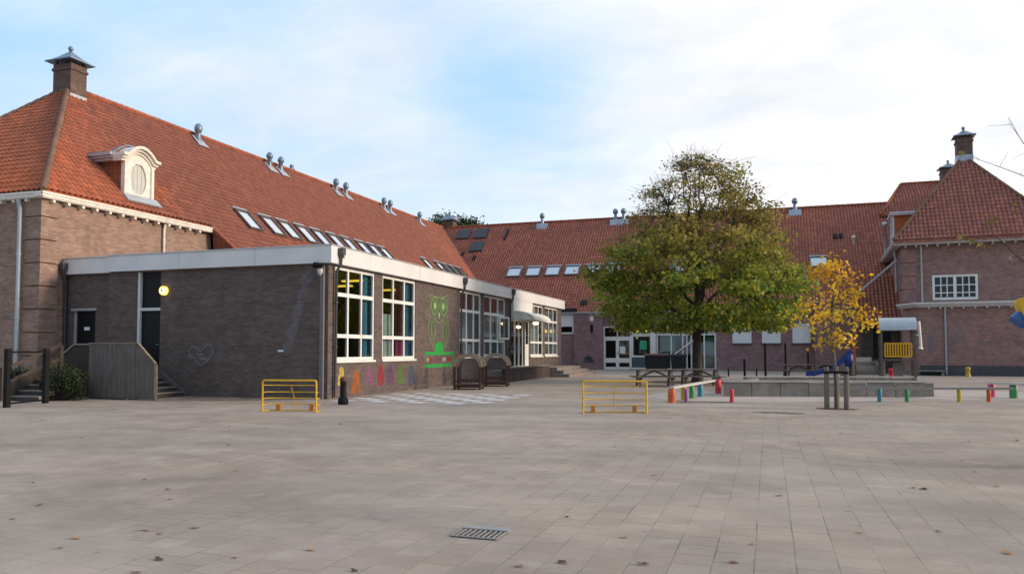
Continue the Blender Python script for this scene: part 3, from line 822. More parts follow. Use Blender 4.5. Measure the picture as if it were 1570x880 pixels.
b.box(-13.12,20.9,4.891,-13.07,50.18,4.925); b.box(-22.25,20.9,4.891,-13.121,20.95,4.925); b.box(-24.7,21.15,4.891,-22.251,21.2,4.925)
for y in (27.4,33.6,39.2,45.3): b.box(-13.099,y,4.34,-13.094,y+.018,4.888)
for x in (-16.0,-19.1): b.box(x,20.924,4.34,x+.018,20.929,4.888)
b.build('fascia_trim', simple('aluminium_edge', (.5,.51,.53), .4, .5, var=.1), an)
b = MB(); b.box(-24.6,21.4,4.45,-13.61,49.69,4.7); b.build('flat_roof', simple('roof_felt', (.06,.06,.062), .9), an)
b = MB(); b.box(-24.2,21.45,.62,-13.61,49.6,.76); b.build('interior_floor', INTFLOOR, an)
b = MB(); b.box(-24.2,21.45,4.34,-13.61,49.6,4.44); b.build('interior_ceiling', INTCEIL, an)
b = MB(); b.box(-18.7,22.8,.77,-18.5,49.5,4.335); b.box(-18.49,30.2,.77,-13.61,30.35,4.335); b.box(-18.49,38.75,.77,-13.61,38.9,4.335); b.box(-24.1,22.6,.77,-18.71,22.75,4.335); b.build('interior_wall', INTWALL, an)
WO, WU, WN = (-13.3,0,0), (0,1,0), (1,0,0)
for q in W_SIDE:
    window(an, WO, WU, WN, q[0], q[1], q[2], q[3], (1,1.02,1), (2.02,3.38), .09, .09, .03, fd=.08, sill=WHITE)
# one casement standing open in the fourth window
b = MB(); b.M = Matrix.Translation((-13.3,37.4,0)) @ Matrix.Rotation(R(-18), 4, 'Z')
b.box(.0,-.05,2.12,.06,.02,3.3); b.box(0,.72,2.12,.06,.8,3.3); b.box(0,.021,2.12,.06,.719,2.2); b.box(0,.021,3.22,.06,.719,3.3)
ow = b.build('open_casement', WHITE, an)
b = MB(); b.M = Matrix.Translation((-13.3,37.4,0)) @ Matrix.Rotation(R(-18), 4, 'Z'); b.box(.025,.0,2.15,.031,.75,3.25); b.build('pane', GLASS, ow)
# brick relief: recessed dark joints at wall ends, downpipes
for y, zt in ((21.42,4.72),(32.0,4.72),(38.92,4.72)): downspout(an, [(-13.01,y,zt),(-13.05,y,4.3),(-13.2,y,4.1),(-13.22,y,.05)], True, PIPE_DARK, .045)
downspout(an, [(-24.42,21.05,4.62),(-24.42,21.05,4.35),(-24.5,21.22,4.1),(-24.5,21.25,.05)], True, PIPE_DARK, .055)
b = MB(); b.box(-13.55,21.0,0,-13.42,21.098,4.32); b.build('corner_strip', simple('grey_corner_strip', (.17,.15,.15), .8, var=.15), an)
# wall lamps, cctv
b = MB(); b.tube([(-19.81,21.09,3.61),(-19.81,20.98,3.61)], .15, 20); lp = b.build('wall_lamp', LAMP_Y, an)
b = MB(); b.tube([(-19.81,20.979,3.61),(-19.81,20.95,3.61)], [.1,.07], 16); b.build('bulb', LAMP_C, lp)
b = MB(); b.tube([(-19.81,20.949,3.61),(-19.81,20.94,3.61)], .045, 10); b.build('screw_cap', WOODBR, lp)
cam_ = thing('security_camera', 'black security camera under the white fascia at the dark block corner', 'camera', (-13.55, 20.9, 4.2))
b = MB(); b.tube([(0,.18,.1),(0,-.05,.1)], .03, 8); b.build('bracket', BLACK, cam_)
b = MB(); b.tube([(-.1,-.12,.06),(.14,-.02,.03)], .09, 10); b.build('housing', BLACK, cam_)
b = MB(); b.lathe([(.02,-.28),(.09,-.2),(.1,-.1),(.06,-.02)], (.05,.02,0), 10); b.build('dome', simple('clear_dome', (.45,.45,.47), .2, var=.1), cam_)
# the two doors of the dark front
b = MB(); b.box(-21.0,21.1,.8,-20.9,21.25,4.28); b.box(-20.9,21.1,2.93,-20.0,21.25,3.03); df = b.build('door_frame', simple('pale_door_frame', (.62,.62,.62), .5, var=.08), an)
b = MB(); b.box(-20.89,21.19,.8,-20.0,21.24,2.92); d2 = b.build('door', BLACKDOOR, df); 
b = MB(); b.tube([(-20.1,21.17,1.75),(-20.22,21.17,1.75)], .012, 6); b.build('handle', BRASS, df)
b = MB(); b.box(-20.89,21.2,3.04,-20.0,21.21,4.27); b.build('fanlight', BLACKDOOR, df)
b = MB(); b.box(-24.22,21.38,.8,-24.13,21.5,3.0); b.box(-24.3,21.3,2.99,-23.1,21.5,3.08); df = b.build('door_frame', DOORFR, an)
b = MB(); b.box(-24.12,21.43,.8,-23.18,21.48,2.98); b.build('door', BLACKDOOR, df)
b = MB(); b.box(-23.78,21.42,2.28,-23.52,21.429,2.4); b.build('door_plate', PAPER, df)
b = MB(); b.box(-15.17,21.09,1.5,-14.95,21.098,1.56); b.build('wall_plate', PAPER, an)
# chalk graffiti: a heart with two short scribbled lines
def stroke(mb, pts, w, nrm, d=.003):
    """flat painted line on a wall plane"""
    nrm = Vector(nrm); pts = [Vector(p) for p in pts]
    for i, (a, c) in enumerate(zip(pts[:-1], pts[1:])):
        t = (c-a)
        if t.length < 1e-5: continue
        t.normalize(); s = nrm.cross(t)*w/2; e = nrm*(d + .0004*(i % 3))
        mb.poly([a-s-t*w*.25+e, c-s+t*w*.25+e, c+s+t*w*.25+e, a+s-t*w*.25+e])
def bez(pts, n=10):
    """smooth curve through points (Catmull-Rom)"""
    P = [Vector(p) for p in pts]; P = [P[0]*2-P[1]] + P + [P[-1]*2-P[-2]]; out = []
    for i in range(1, len(P)-2):
        for k in range(n):
            t = k/n; a, b_, c, d = P[i-1], P[i], P[i+1], P[i+2]
            out.append(.5*((2*b_)+(c-a)*t+(2*a-5*b_+4*c-d)*t*t+(3*b_-a-3*c+d)*t**3))
    out.append(P[-2]); return out
FW = lambda x, z: (x, 21.1, z)
FN = (0,-1,0)
b = MB()
heart = [(-18.25,1.02),(-18.5,1.25),(-18.72,1.45),(-18.68,1.64),(-18.48,1.68),(-18.28,1.52),(-18.14,1.62),(-17.92,1.74),(-17.75,1.6),(-17.8,1.38),(-18.0,1.18),(-18.25,1.02)]
stroke(b, bez([FW(*p) for p in heart], 5), .022, FN)
def word(mb, x, z, seed, n, h=.07):
    r = random.Random(seed); pts = []
    for k in range(n*3): pts.append(FW(x + k*.026, z + r.uniform(-.5, .5)*h))
    stroke(mb, bez(pts, 3), .02, FN)
word(b, -18.42, 1.42, 3, 4); word(b, -18.3, 1.26, 5, 5); word(b, -18.72, 1.36, 8, 1, .14); word(b, -18.28, 1.255, 11, 5, .05)
b.build('chalk_heart', CH_WHITE, an)
b = MB()
for k in range(11):
    f = k/10; x = -14.05-.75*f; z = 4.25-2.5*f; w = .13+.1*math.sin(k*1.7)**2
    z2 = z-.26; b.poly([(x-w,21.096-.0003*k,z2),(x+w-.05,21.096-.0003*k,z2),(x+w+.04,21.096-.0003*k,z),(x-w+.06,21.096-.0003*k,z)])
b.build('lime_stain', SMEAR, an)
# owl mural and the painted figures on the long wall
SW = lambda y, z: (-13.3, y, z)
SN = (1,0,0)
oy = 29.72
b = MB()
stroke(b, bez([SW(oy+a,c) for a, c in [(-.95,3.85),(-.55,3.82),(-.2,3.8),(.2,3.8),(.55,3.84),(.98,3.95),(.86,3.6),(.9,3.1),(.95,2.7),(1.0,2.4),(.92,2.0),(.6,1.72),(.3,1.62),(-.3,1.62),(-.62,1.74),(-.95,2.1),(-1.05,2.5),(-.95,2.9),(-.9,3.3),(-.85,3.6),(-.95,3.85)]], 5), .036, SN)
stroke(b, bez([SW(oy+a,c) for a, c in [(-.85,3.6),(-.7,3.15),(-.35,2.85),(0,2.72),(.35,2.85),(.7,3.15),(.86,3.6)]], 6), .034, SN, .005)
for s in (-1, 1):
    for rr in (.36,.2):
        stroke(b, [SW(oy+s*.43+rr*math.cos(2*math.pi*k/20), 3.42+rr*1.0*math.sin(2*math.pi*k/20)) for k in range(21)], .04, SN, .007)
    stroke(b, bez([SW(oy+s*a,c) for a, c in [(.5,2.85),(.42,2.5),(.4,2.2),(.62,1.85)]], 5), .04, SN, .005)
    stroke(b, bez([SW(oy+s*a,c) for a, c in [(.72,2.8),(.78,2.4),(.68,2.0)]], 5), .03, SN, .005)
mural = b.build('owl_mural', M_GREEN, an)
b = MB()
for s_ in (-1, 1): b.poly([(-13.2905,oy+s_*.43+.13*math.cos(2*math.pi*k/14),3.42+.13*math.sin(2*math.pi*k/14)) for k in range(14)])
b.build('painted_eyes', chalk('mural_pale_green', (.38,.55,.25), .8, 9, .6), mural)
b = MB()
b.poly([(-13.2985,oy+a,c) for a, c in [(-.85,3.78),(-.8,3.4),(-.6,3.05),(0,2.75),(.6,3.05),(.82,3.4),(.86,3.8),(.4,3.78),(-.4,3.76)]][::-1])
b.poly([(-13.2985,oy+a,c) for a, c in [(-.95,2.9),(-.5,2.85),(-.42,2.2),(-.62,1.85),(-.95,2.15)]])
b.poly([(-13.2985,oy+a,c) for a, c in [(.95,2.9),(.5,2.85),(.42,2.2),(.62,1.85),(.93,2.15)]])
b.build('green_wash', M_WASH, mural)
b = MB()
for z0 in (1.42, .9): stroke(b, [SW(28.35,z0),SW(31.25,z0)], .13, SN, .003)
stroke(b, [SW(28.4,.95),SW(28.4,1.4)], .05, SN, .003); stroke(b, [SW(31.2,.95),SW(31.2,1.4)], .05, SN, .003)
b.poly([(-13.292,oy+a,c) for a, c in [(-.42,1.5),(.42,1.5),(.36,1.72),(.48,1.82),(.2,1.86),(0,1.95),(-.2,1.86),(-.48,1.82),(-.36,1.72)]])
b.build('perch_board', M_GREEN2, mural)
b = MB(); b.poly([(-13.29,oy-.09,3.02),(-13.29,oy+.09,3.02),(-13.29,oy,2.86)]); b.poly([(-13.29,oy-.09,3.03),(-13.29,oy,3.2),(-13.29,oy+.09,3.03)][::-1]); b.build('beak', M_COL['pale'], mural)
for (y, c) in ((28.62,'yellow'),(28.95,'red'),(29.25,'red'),(29.55,'purple'),(29.85,'purple'),(30.15,'pale'),(30.35,'pale'),(30.68,'red'),(30.9,'red')):
    b = MB(); h_ = rng.uniform(.08,.13)
    b.poly([(-13.296,y+.1*math.cos(2*math.pi*k/9)*rng.uniform(.7,1.3),1.16+h_*math.sin(2*math.pi*k/9)) for k in range(9)]); b.build('painted_mark', M_COL[c], mural)
def fig(y, z0, z1, w, c, nm, flare=1.0):
    b = MB(); h = z1-z0
    body = [(-.5*flare,.02),(.0,-.02),(.5*flare,.03),(.46,.35),(.36,.62),(.3,.72),(.27,.9),(.12,1.0),(-.12,1.0),(-.28,.88),(-.3,.72),(-.38,.6),(-.44,.3)]
    body = [(a*(1+.12*math.sin(7*i+y)), q) for i, (a, q) in enumerate(body)]
    b.poly([(-13.297,y+a*w,z0+q*h) for a, q in body]); 
    return b.build(nm, M_COL[c], an)
fig(21.92,.4,1.0,.46,'yellow','painted_figure'); fig(22.85,.1,.88,.62,'orange','painted_figure',1.2); fig(23.75,.35,1.0,.6,'pink','painted_figure'); fig(24.6,.28,1.05,.55,'red','painted_figure',.8)
fig(25.35,.28,1.0,.6,'purple','painted_figure'); fig(26.2,.3,1.02,.6,'leaf','painted_figure'); fig(27.1,.2,.97,.66,'blue','painted_figure',1.1)
# entrance: white panel, awning hood, doors
b = MB(); b.box(-13.28,39.2,3.26,-13.12,42.75,4.33); b.build('panel_over_door', FASCIA, an)
b = MB()
for k in range(8):
    a0, a1 = k/8*math.pi/2, (k+1)/8*math.pi/2
    p = lambda a: (-13.11 + 1.15*math.sin(a), 3.2 + .5*math.cos(a))
    (xa, za), (xb, zb) = p(a0), p(a1)
    b.prism([(xa,39.25,za),(xb,39.25,zb),(xb,39.25,zb-.04),(xa,39.25,za-.04)], (0,3.4,0))
b.prism([(-13.11,39.24,3.69),(-12.5,39.24,3.6),(-11.98,39.24,3.2),(-13.11,39.24,3.2)], (0,.03,0)); b.prism([(-13.11,42.66,3.69),(-12.5,42.66,3.6),(-11.98,42.66,3.2),(-13.11,42.66,3.2)], (0,.03,0))
hood = b.build('door_hood', CREAM, an)
b = MB(); b.lathe([(.03,0),(.16,.04),(.18,.1),(.1,.16)], (-12.4,41.0,2.98), 12); b.build('lamp', LAMP_C, hood)
b = MB(); b.lathe([(.03,0),(.13,.04),(.14,.1),(.08,.16)], (-13.1,40.0,2.75), 12); b.build('lamp', emis('soft_lamp', (1,.85,.6), 2.2), hood)
w = window(an, WO, WU, WN, DOOR_SIDE[0], DOOR_SIDE[1], DOOR_SIDE[2], DOOR_SIDE[3], (.9,.7,.7,.5,.7), (), .08, .09, .04, name='glazed_door')
b = MB(); b.box(-13.4,42.05,.6,-13.36,42.62,1.9); b.build('solid_leaf', WHITE, w)
b = MB(); b.box(-12.32,35.0,0,-12.0,42.4,.66); b.build('ramp_wall', BR_DARK, an)
b = MB(); b.box(-13.29,35.2,0,-12.321,49.8,.55); b.build('landing', STEPC, an)
b = MB(); b.box(-12.36,34.95,.661,-11.96,42.42,.71); b.build('ramp_coping', STEPC, an)
st = thing('entrance_steps', 'three broad shallow concrete steps at the far end of the classroom block', 'steps', (-12.3, 45, 0), world=True)
b = MB(); b.box(-12.319,42.45,0,-10.85,49.6,.18); b.box(-12.319,42.9,.181,-11.3,49.4,.36); b.box(-12.319,43.3,.361,-11.8,49.2,.54); b.build('treads', STEPC, st)

# things behind the classroom windows
def curtain(y0, y1, z0, z1, x, mat, label, nm='curtain', seed=0, group=None):
    b = MB(); n = max(8, int((y1-y0)/.035)); P = []
    for k in range(n+1):
        y = y0+(y1-y0)*k/n; P.append((x + .035*math.sin(k*1.15+seed) + .012*math.sin(k*2.7), y))
    for (xa, ya), (xb, yb) in zip(P[:-1], P[1:]): b.poly([(xa,ya,z0),(xb,yb,z0),(xb,yb,z1),(xa,ya,z1)], 0, True)
    o = b.build(nm, mat, None, (x, (y0+y1)/2, z0)); tag(o, label, 'curtain' if 'curt' in nm else 'panel', group)
curtain(23.72,24.42,1.22,4.27,-13.55,CURT_B,'blue curtain at the right of the window nearest the dark corner')
curtain(27.0,27.72,1.22,4.27,-13.55,CURT_B,'blue curtain in the window beside the green owl', seed=2)
curtain(26.35,26.98,2.0,4.27,-13.6,CURT_R,'dark maroon cloth in the middle of the window beside the green owl', seed=4)
curtain(34.2,35.1,1.3,4.27,-13.55,CURT_G,'pale green curtain in the window just past the green owl', seed=5)
curtain(32.6,34.18,3.42,4.27,-13.56,CURT_R,'dark red blind in the top panes just past the owl', 'window_blind', seed=6)
curtain(35.8,37.9,3.42,4.27,-13.56,CURT_R,'dark red blind in the top panes above the open casement', 'window_blind', seed=8)
curtain(38.0,38.65,1.3,4.27,-13.55,CURT_G,'grey green curtain behind the open casement window', seed=9)
curtain(32.5,34.1,2.1,3.35,-13.58,NET_REFL,'added pale sheet imitating reflection in the middle panes just past the owl', seed=14)  # this and the next: pale sheets added to imitate sky reflected in the panes
curtain(35.8,37.3,2.1,3.35,-13.58,NET_REFL,'added pale sheet imitating reflection left of the open casement', seed=15)
curtain(43.4,46.1,1.3,4.27,-13.6,NET_REFL,'pale net curtain in the window right of the entrance hood', seed=10)
curtain(46.6,49.5,1.3,4.27,-13.6,NET_REFL,'pale net curtain in the last window of the block', seed=12)
def flatthing(nm, box, mat, label, cat):
    b = MB(); b.box(*box); c = ((box[0]+box[3])/2, (box[1]+box[4])/2, box[2])
    o = b.build(nm, mat, None, c); tag(o, label, cat); return o
flatthing('crimson_board', (-13.56,26.2,1.3,-13.54,26.98,1.98), PINKB, 'crimson board in the low pane of the window beside the owl', 'board')
flatthing('frosted_panel', (-13.56,25.15,1.32,-13.54,26.0,2.9), PAPERT, 'pale frosted panel in the left of the window beside the owl', 'panel')
flatthing('paper_sheet', (-13.52,32.9,1.4,-13.51,33.35,1.85), PAPER, 'white sheet taped inside the low pane past the owl, nearer one', 'paper')
flatthing('paper_sheet', (-13.52,33.45,1.4,-13.51,33.95,1.85), PAPER, 'white sheet taped inside the low pane past the owl, farther one', 'paper')
flatthing('paper_sheet', (-13.52,35.3,1.35,-13.51,35.9,1.95), PAPER, 'white sheet in the low pane below the open casement', 'paper')
flatthing('dark_cabinet', (-14.6,32.2,.77,-14.0,34.0,2.7), simple('cabinet_dark', (.03,.035,.05), .6), 'dark cabinet seen through the window just past the owl', 'cabinet')
flatthing('blue_board', (-14.0,43.2,2.1,-13.95,44.2,3.2), simple('blue_board_paint', (.03,.06,.22), .6), 'dark blue board behind the window right of the entrance hood', 'board')
def strip_lamp(x, y, label):
    t = thing('ceiling_lamp', label, 'lamp', (x, y, 4.1), 0, 'lit strip lamps in the classroom')
    b = MB(); b.box(-.45,-.08,.06,.45,.08,.2); b.build('lamp_body', INTCEIL, t)
    b = MB(); b.box(-.48,-.1,-.0,.48,.1,.055); b.build('tube', TUBE_Y, t)
strip_lamp(-16.3,26.8,'lit yellow strip lamp seen in the left pane of the corner window')
strip_lamp(-14.6,24.9,'lit yellow strip lamp seen in the middle pane of the corner window')
strip_lamp(-15.6,29.2,'lit yellow strip lamp in the left pane of the window beside the owl')

# ------------------------------------------------------------------ back wing
YB = 60.0
bw = thing('school_back_wing', 'low purple brick wing under a long red pantile roof at the back of the yard', 'building', (-12, YB, 0), world=True)
k_ = YB/59.5
ent = (-12.5,-8.68,0.02,3.45); con = (-8.3,-3.78,.02,3.02); lft = (-15.98,-14.9,2.86,4.5)
b = MB()
wall_grid(b, (0,YB,0), (1,0,0), (0,-1,0), -16.3, 9.0, 0, 4.5, .35, [ent, con, (-16.29,-14.9,2.86,4.499)])
b.build('wall', BR_PURPLE, bw)
b = MB(); wall_grid(b, (0,YB-.22,0), (1,0,0), (0,-1,0), -14.88, -12.52, 0, 4.5, .218, []); b.build('projecting_wall', BR_PURPLE, bw)
b = MB(); b.box(-16.3,YB-.3,4.501,-7,YB+.5,4.62); b.box(-6.999,YB-.2,4.501,9,YB+.5,4.62); b.build('gutter', simple('grey_gutter', (.35,.36,.4), .5, .3, var=.12), bw)
rf = MB()
roof_slab(rf, [(-21.7,60.75,4.55),(9.8,60.75,4.55),(9.8,69.95,13.75),(-30.9,69.95,13.75)])
roof_slab(rf, [(-30.9,69.95,13.75),(9.8,69.95,13.75),(9.8,77,6.7),(-30.9,77,6.7)])
broof = rf.build('roof', TILE_B, bw)
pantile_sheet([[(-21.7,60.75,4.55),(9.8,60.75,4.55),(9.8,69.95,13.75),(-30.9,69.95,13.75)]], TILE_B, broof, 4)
b = MB(); ridge_tiles(b, (-30.3,69.95,13.8), (9.6,69.95,13.8), .12, .42); b.build('ridge_tiles', RIDGE, broof)
b = MB(); b.bar((-21.75,60.85,4.66), (-30.85,69.9,13.82), .3, .05); b.build('valley_gutter', simple('valley_lead', (.1,.08,.075), .7), broof)
zb = lambda y: 13.75-(69.95-y)
for x in (-21.55,-19.75,-17.95,-16.2,-14.4,-12.6,-7.2,-1.9,3.85): skylight(bw, (x,64.65,zb(64.65)), (1,0,0), (0,1,1), 1.28, 1.25, frame=simple('grey_skylight_frame', (.16,.17,.19), .5) if x == -21.55 else bpy.data.materials['grey_skylight_frame'])
for (x, y) in ((-28.2,69.05),(-26.4,69.0),(-26.25,67.55)):
    c = Vector((x,y,zb(y))); b = MB(); t = Vector((1,0,0)); up = Vector((0,1,1)).normalized(); nn = Vector((0,-1,1)).normalized()
    p = [c-t*.68-up*.72+nn*.1, c+t*.68-up*.72+nn*.1, c+t*.68+up*.72+nn*.1, c-t*.68+up*.72+nn*.1]; b.prism(p, nn*.1); b.build('solar_panel', SOLAR, bw)
for (x, y, w_, h_) in ((-23.7,68.8,.22,1.7),(-27.4,66.8,.25,.6),(-26.1,66.35,.25,.6),(5.27,66.95,.3,.55),(5.7,66.95,.3,.55),(-14.45,61.6,.55,.5),(-16.1,61.45,.3,.25)):
    c = Vector((x,y,zb(y))); b = MB(); t = Vector((1,0,0)); up = Vector((0,1,1)).normalized(); nn = Vector((0,-1,1)).normalized()
    p = [c-t*w_/2-up*h_/2+nn*.06, c+t*w_/2-up*h_/2+nn*.06, c+t*w_/2+up*h_/2+nn*.06, c-t*w_/2+up*h_/2+nn*.06]; b.prism(p, nn*.12); b.build('roof_vent_slot', BLACKDOOR, bw)
b = MB(); b.lathe([(.09,-.3),(.09,.5),(.16,.52),(.16,.66),(.05,.74)], (6.6,66.2,zb(66.2)), 10); b.build('flue_pipe', WHITE, bw)
for x, n_ in ((-20.35,1),(-12.9,2),(2.32,1)):
    wv = .5 if n_ == 1 else .85
    b = MB(); b.box(x-wv,69.2,12.95,x+wv,69.7,13.62); v = b.build('ridge_ventilator', simple('pale_zinc', (.42,.52,.6), .45, .5, var=.2, scale=3) if n_ == 1 and x < -20 else bpy.data.materials['pale_zinc'], bw)
    for i in range(n_):
        xx = x + (i-.5*(n_-1))*.75
        b = MB(); b.lathe([(.2,0),(.15,.3),(.13,.45),(.13,.55),(.24,.62),(.25,.85),(.16,1.0),(.03,1.08)], (xx,69.45,13.6), 10); b.build('cowl', ZINC, v)
# small window with a half-drawn white panel
b = MB(); b.box(-16.29,YB-.06,2.87,-14.95,YB+.06,3.0); b.box(-15.05,YB-.06,3.001,-14.93,YB+.06,4.5); b.box(-16.29,YB-.05,3.47,-15.051,YB+.03,4.5); sw = b.build('shuttered_window', SHUT, bw)
b = MB(); b.box(-16.28,YB+.07,2.9,-14.91,YB+.08,4.48); b.build('pane', GLASS_DK, sw)
# glazed entrance
EO, EU, EN = (0,YB,0), (1,0,0), (0,-1,0)
w = window(bw, EO, EU, EN, -12.5, -10.25, .02, 2.5, (1,1), (.75,), .17, .26, .02, name='double_door')
for x in (-11.5,-11.25):
    b = MB(); b.tube([(x,YB-.03,1.15),(x,YB-.03,1.55)], .02, 6); b.build('handle', BRASS, w)
b = MB(); b.box(-11.2,YB+.055,1.3,-10.75,YB+.06,1.85); b.build('notice', PAPER, w)
window(bw, EO, EU, EN, -12.5, -10.25, 2.51, 3.45, (1,1), (), .1, .08, .02, name='transom_window')
w = window(bw, EO, EU, EN, -10.24, -8.68, 1.0, 2.75, (1,), (), .12, .1, .02, name='window')
b = MB(); b.box(-9.6,YB+.055,1.6,-9.05,YB+.06,2.3); b.build('poster', PAPERG, w)
window(bw, EO, EU, EN, -10.24, -8.68, 2.76, 3.45, (1,), (), .1, .1, .02, name='transom_window')
b = MB(); b.box(-10.24,YB+.02,.2,-8.68,YB+.09,.995); b.build('spandrel', TEALP, bw)
b = MB(); b.box(-10.24,YB-.02,.02,-8.68,YB+.12,.195); b.build('threshold', WHITE, bw)
b = MB(); b.box(-8.679,YB-.5,0,-8.301,YB+.1,3.3); b.build('white_column', WHITE, bw)
for x in (-9.85,-9.25):
    b = MB(); b.lathe([(.03,-.16),(.15,-.1),(.19,0),(.15,.1),(.03,.16)], (x,YB+.45,3.12), 14); b.build('entrance_lamp', LAMP_Y, bw)
# glazed verandah
window(bw, EO, EU, EN, con[0], con[1], con[2], con[3], (1.4,1.1,.8,.6,.6,1.1), (2.78,), .12, .1, .05, name='glazed_verandah', mat=WHITE)
b = MB(); b.tube([(-7.0,YB-.1,1.15),(-5.1,YB-.1,2.6)], .06, 8); b.tube([(-5.95,YB-.1,.1),(-5.95,YB-.1,2.9)], .05, 8); b.build('stair_stringer', WHITE, bw)
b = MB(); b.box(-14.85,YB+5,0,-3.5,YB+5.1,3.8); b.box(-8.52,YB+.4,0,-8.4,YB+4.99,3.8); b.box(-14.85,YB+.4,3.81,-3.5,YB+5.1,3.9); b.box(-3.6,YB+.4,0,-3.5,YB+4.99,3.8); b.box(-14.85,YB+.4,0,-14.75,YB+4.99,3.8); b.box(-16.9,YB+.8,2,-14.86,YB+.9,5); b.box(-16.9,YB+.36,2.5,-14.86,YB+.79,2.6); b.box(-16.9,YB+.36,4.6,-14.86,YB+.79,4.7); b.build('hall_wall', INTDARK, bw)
for x0, x1, nm in ((-8.1,-6.9,'left bay'),(-4.75,-3.95,'right bay')):
    b = MB(); n = 30
    P = [(x0+(x1-x0)*k/n, YB+.5+.04*math.sin(k*1.3)) for k in range(n+1)]
    for (xa, ya), (xb, yb) in zip(P[:-1], P[1:]): b.poly([(xa,ya,.3),(xb,yb,.3),(xb,yb,2.9),(xa,ya,2.9)], 0, True)
    o = b.build('curtain', CURT_G, None, ((x0+x1)/2,YB+.5,.3)); tag(o, 'grey green curtain in the %s of the glazed verandah' % nm, 'curtain')
for x0, x1 in ((-2.57,-1.2),(-.45,.87),(1.7,2.95)):
    b = MB(); b.box(x0,YB-.07,2.08,x1,YB-.002,3.5)
    s_ = b.build('shuttered_window', SHUT, bw)
    b = MB(); b.box(x0-.05,YB-.12,1.98,x1+.05,YB-.002,2.07); b.build('sill', simple('sill_dark', (.09,.08,.085), .7) if x0 < -2 else bpy.data.materials['sill_dark'], s_)
b = MB(); b.box(-13.55,YB-.262,3.9,-13.25,YB-.222,4.25); b.build('vent_grille', WHITE, bw)
b = MB(); b.tube([(-13.4,YB-.25,3.0),(-13.4,YB-.25,3.6)], .1, 8); b.build('wall_bell', BLACK, bw)
b = MB(); b.poly([(-14.1,YB-.225,.55),(-13.2,YB-.225,.55),(-13.4,YB-.225,1.0),(-13.7,YB-.225,1.15),(-14.0,YB-.225,.95)]); b.build('wall_stain', chalk('dark_wall_stain', (.05,.07,.08), .7, 2), bw)
# right-hand flat block of the back wing
fb = thing('flat_roofed_block', 'plain purple brick block with flat edge behind the yellow tree', 'building', (4, 58.9, 0), world=True)
b = MB(); wall_grid(b, (0,58.9,0), (1,0,0), (0,-1,0), 3.2, 6.95, 0, 5.0, .3, []); wall_grid(b, (6.95,0,0), (0,1,0), (1,0,0), 59.2, 62, 0, 5.0, .3, []); wall_grid(b, (3.2,0,0), (0,1,0), (-1,0,0), 59.2, 62, 0, 5.0, .3, []); b.build('wall', BR_PURPLE, fb)
b = MB(); b.box(3.1,58.8,5.001,7.05,62,5.1); b.build('roof_edge', CONC_L, fb)

# ------------------------------------------------------------------ right pavilion
rp = thing('corner_pavilion', 'red brick corner building with steep hipped tile roof and white cornices', 'building', (8.9, 52.9, 0), R(-3.5))
b = MB()
wall_grid(b, (0,0,0), (1,0,0), (0,-1,0), 0, 9.0, 0, 4.2, .3, [])
b.prism([(0,.0,0),(-.75,1.4,0),(-.5,1.5,0),(.28,.1,0)], (0,0,4.2))
b.build('bay_wall', BR_RIGHT, rp)
b = MB()
WINS = [(.95,3.45,4.72,6.3),(5.95,8.4,4.72,6.35)]
wall_grid(b, (0,1.4,0), (1,0,0), (0,-1,0), -.75, 7.6, 0, 8.3, .35, WINS)
wall_grid(b, (-.75,0,0), (0,1,0), (-1,0,0), 1.75, 18, 0, 8.3, .35, [])
b.build('wall', BR_RIGHT, rp)
b = MB(); z = 4.6
while z < 8.0:
    b.box(-.78,1.33,z,.05,1.398,z+.8); b.box(-.82,1.4,z,-.752,2.3,z+.8); z += .86
b.build('corner_pilaster', BR_RIGHT, rp)
b = MB(); b.box(.02,-.05,.0,8.9,-.002,.62); b.build('plinth', simple('tarred_plinth', (.075,.072,.08), .8, var=.2), rp)
# cornice over the bay
b = MB()
for (o_, z0, z1) in ((.18,4.2,4.27),(.28,4.271,4.38),(.4,4.381,4.5)):
    b.prism([(-.02-o_*.6,-o_,z0),(9.2,-o_,z0),(9.2,1.398,z0),(-.8-o_*.9,1.398,z0)], (0,0,z1-z0))
b.build('bay_cornice', simple('grey_white_paint', (.62,.6,.58), .5, var=.08, dirt=(.42,.4,.38)), rp)
x = .5
while x < 9:
    b = MB(); b.box(x,-.17,4.1,x+.1,-.052,4.199); b.build('cornice_bracket', bpy.data.materials['grey_white_paint'], rp); x += .62
# upper eaves
b = MB()
b.box(-1.25,.78,8.25,8.2,1.2,8.3); b.box(-1.3,.74,8.301,8.25,.86,8.42); b.box(-1.34,.7,8.421,8.29,1.2,8.52)
b.box(-1.25,1.201,8.25,-.8,18,8.3); b.box(-1.3,.861,8.301,-1.2,18,8.42); b.box(-1.34,1.201,8.421,-.85,18,8.52)
b.build('eaves_gutter', bpy.data.materials['grey_white_paint'], rp)
x = -.6
while x < 7.8:
    b = MB(); b.box(x,1.0,8.12,x+.1,1.32,8.249); b.build('eaves_bracket', bpy.data.materials['grey_white_paint'], rp); x += .6
rf = MB(); ap = (3.45,5.3,8.5+4.7*1.3)
roof_slab(rf, [(-1.25,.6,8.5),(8.15,.6,8.5),ap]); roof_slab(rf, [(-1.25,.6,8.5),ap,(3.45,19,ap[2]),(-1.25,19,8.5)]); roof_slab(rf, [(8.15,.6,8.5),(8.15,19,8.5),(3.45,19,ap[2]),ap])
rroof = rf.build('roof', TILE_R, rp)
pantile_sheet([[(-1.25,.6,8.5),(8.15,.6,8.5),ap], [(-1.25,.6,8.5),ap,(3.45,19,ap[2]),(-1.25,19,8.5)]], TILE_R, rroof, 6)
for q0, q1 in (((-1.25,.58,8.54),(3.3,5.13,14.4)), ((8.15,.58,8.54),(3.6,5.13,14.4))):
    b = MB(); ridge_tiles(b, q0, q1, .11); b.build('hip_tiles', HIP, rroof)
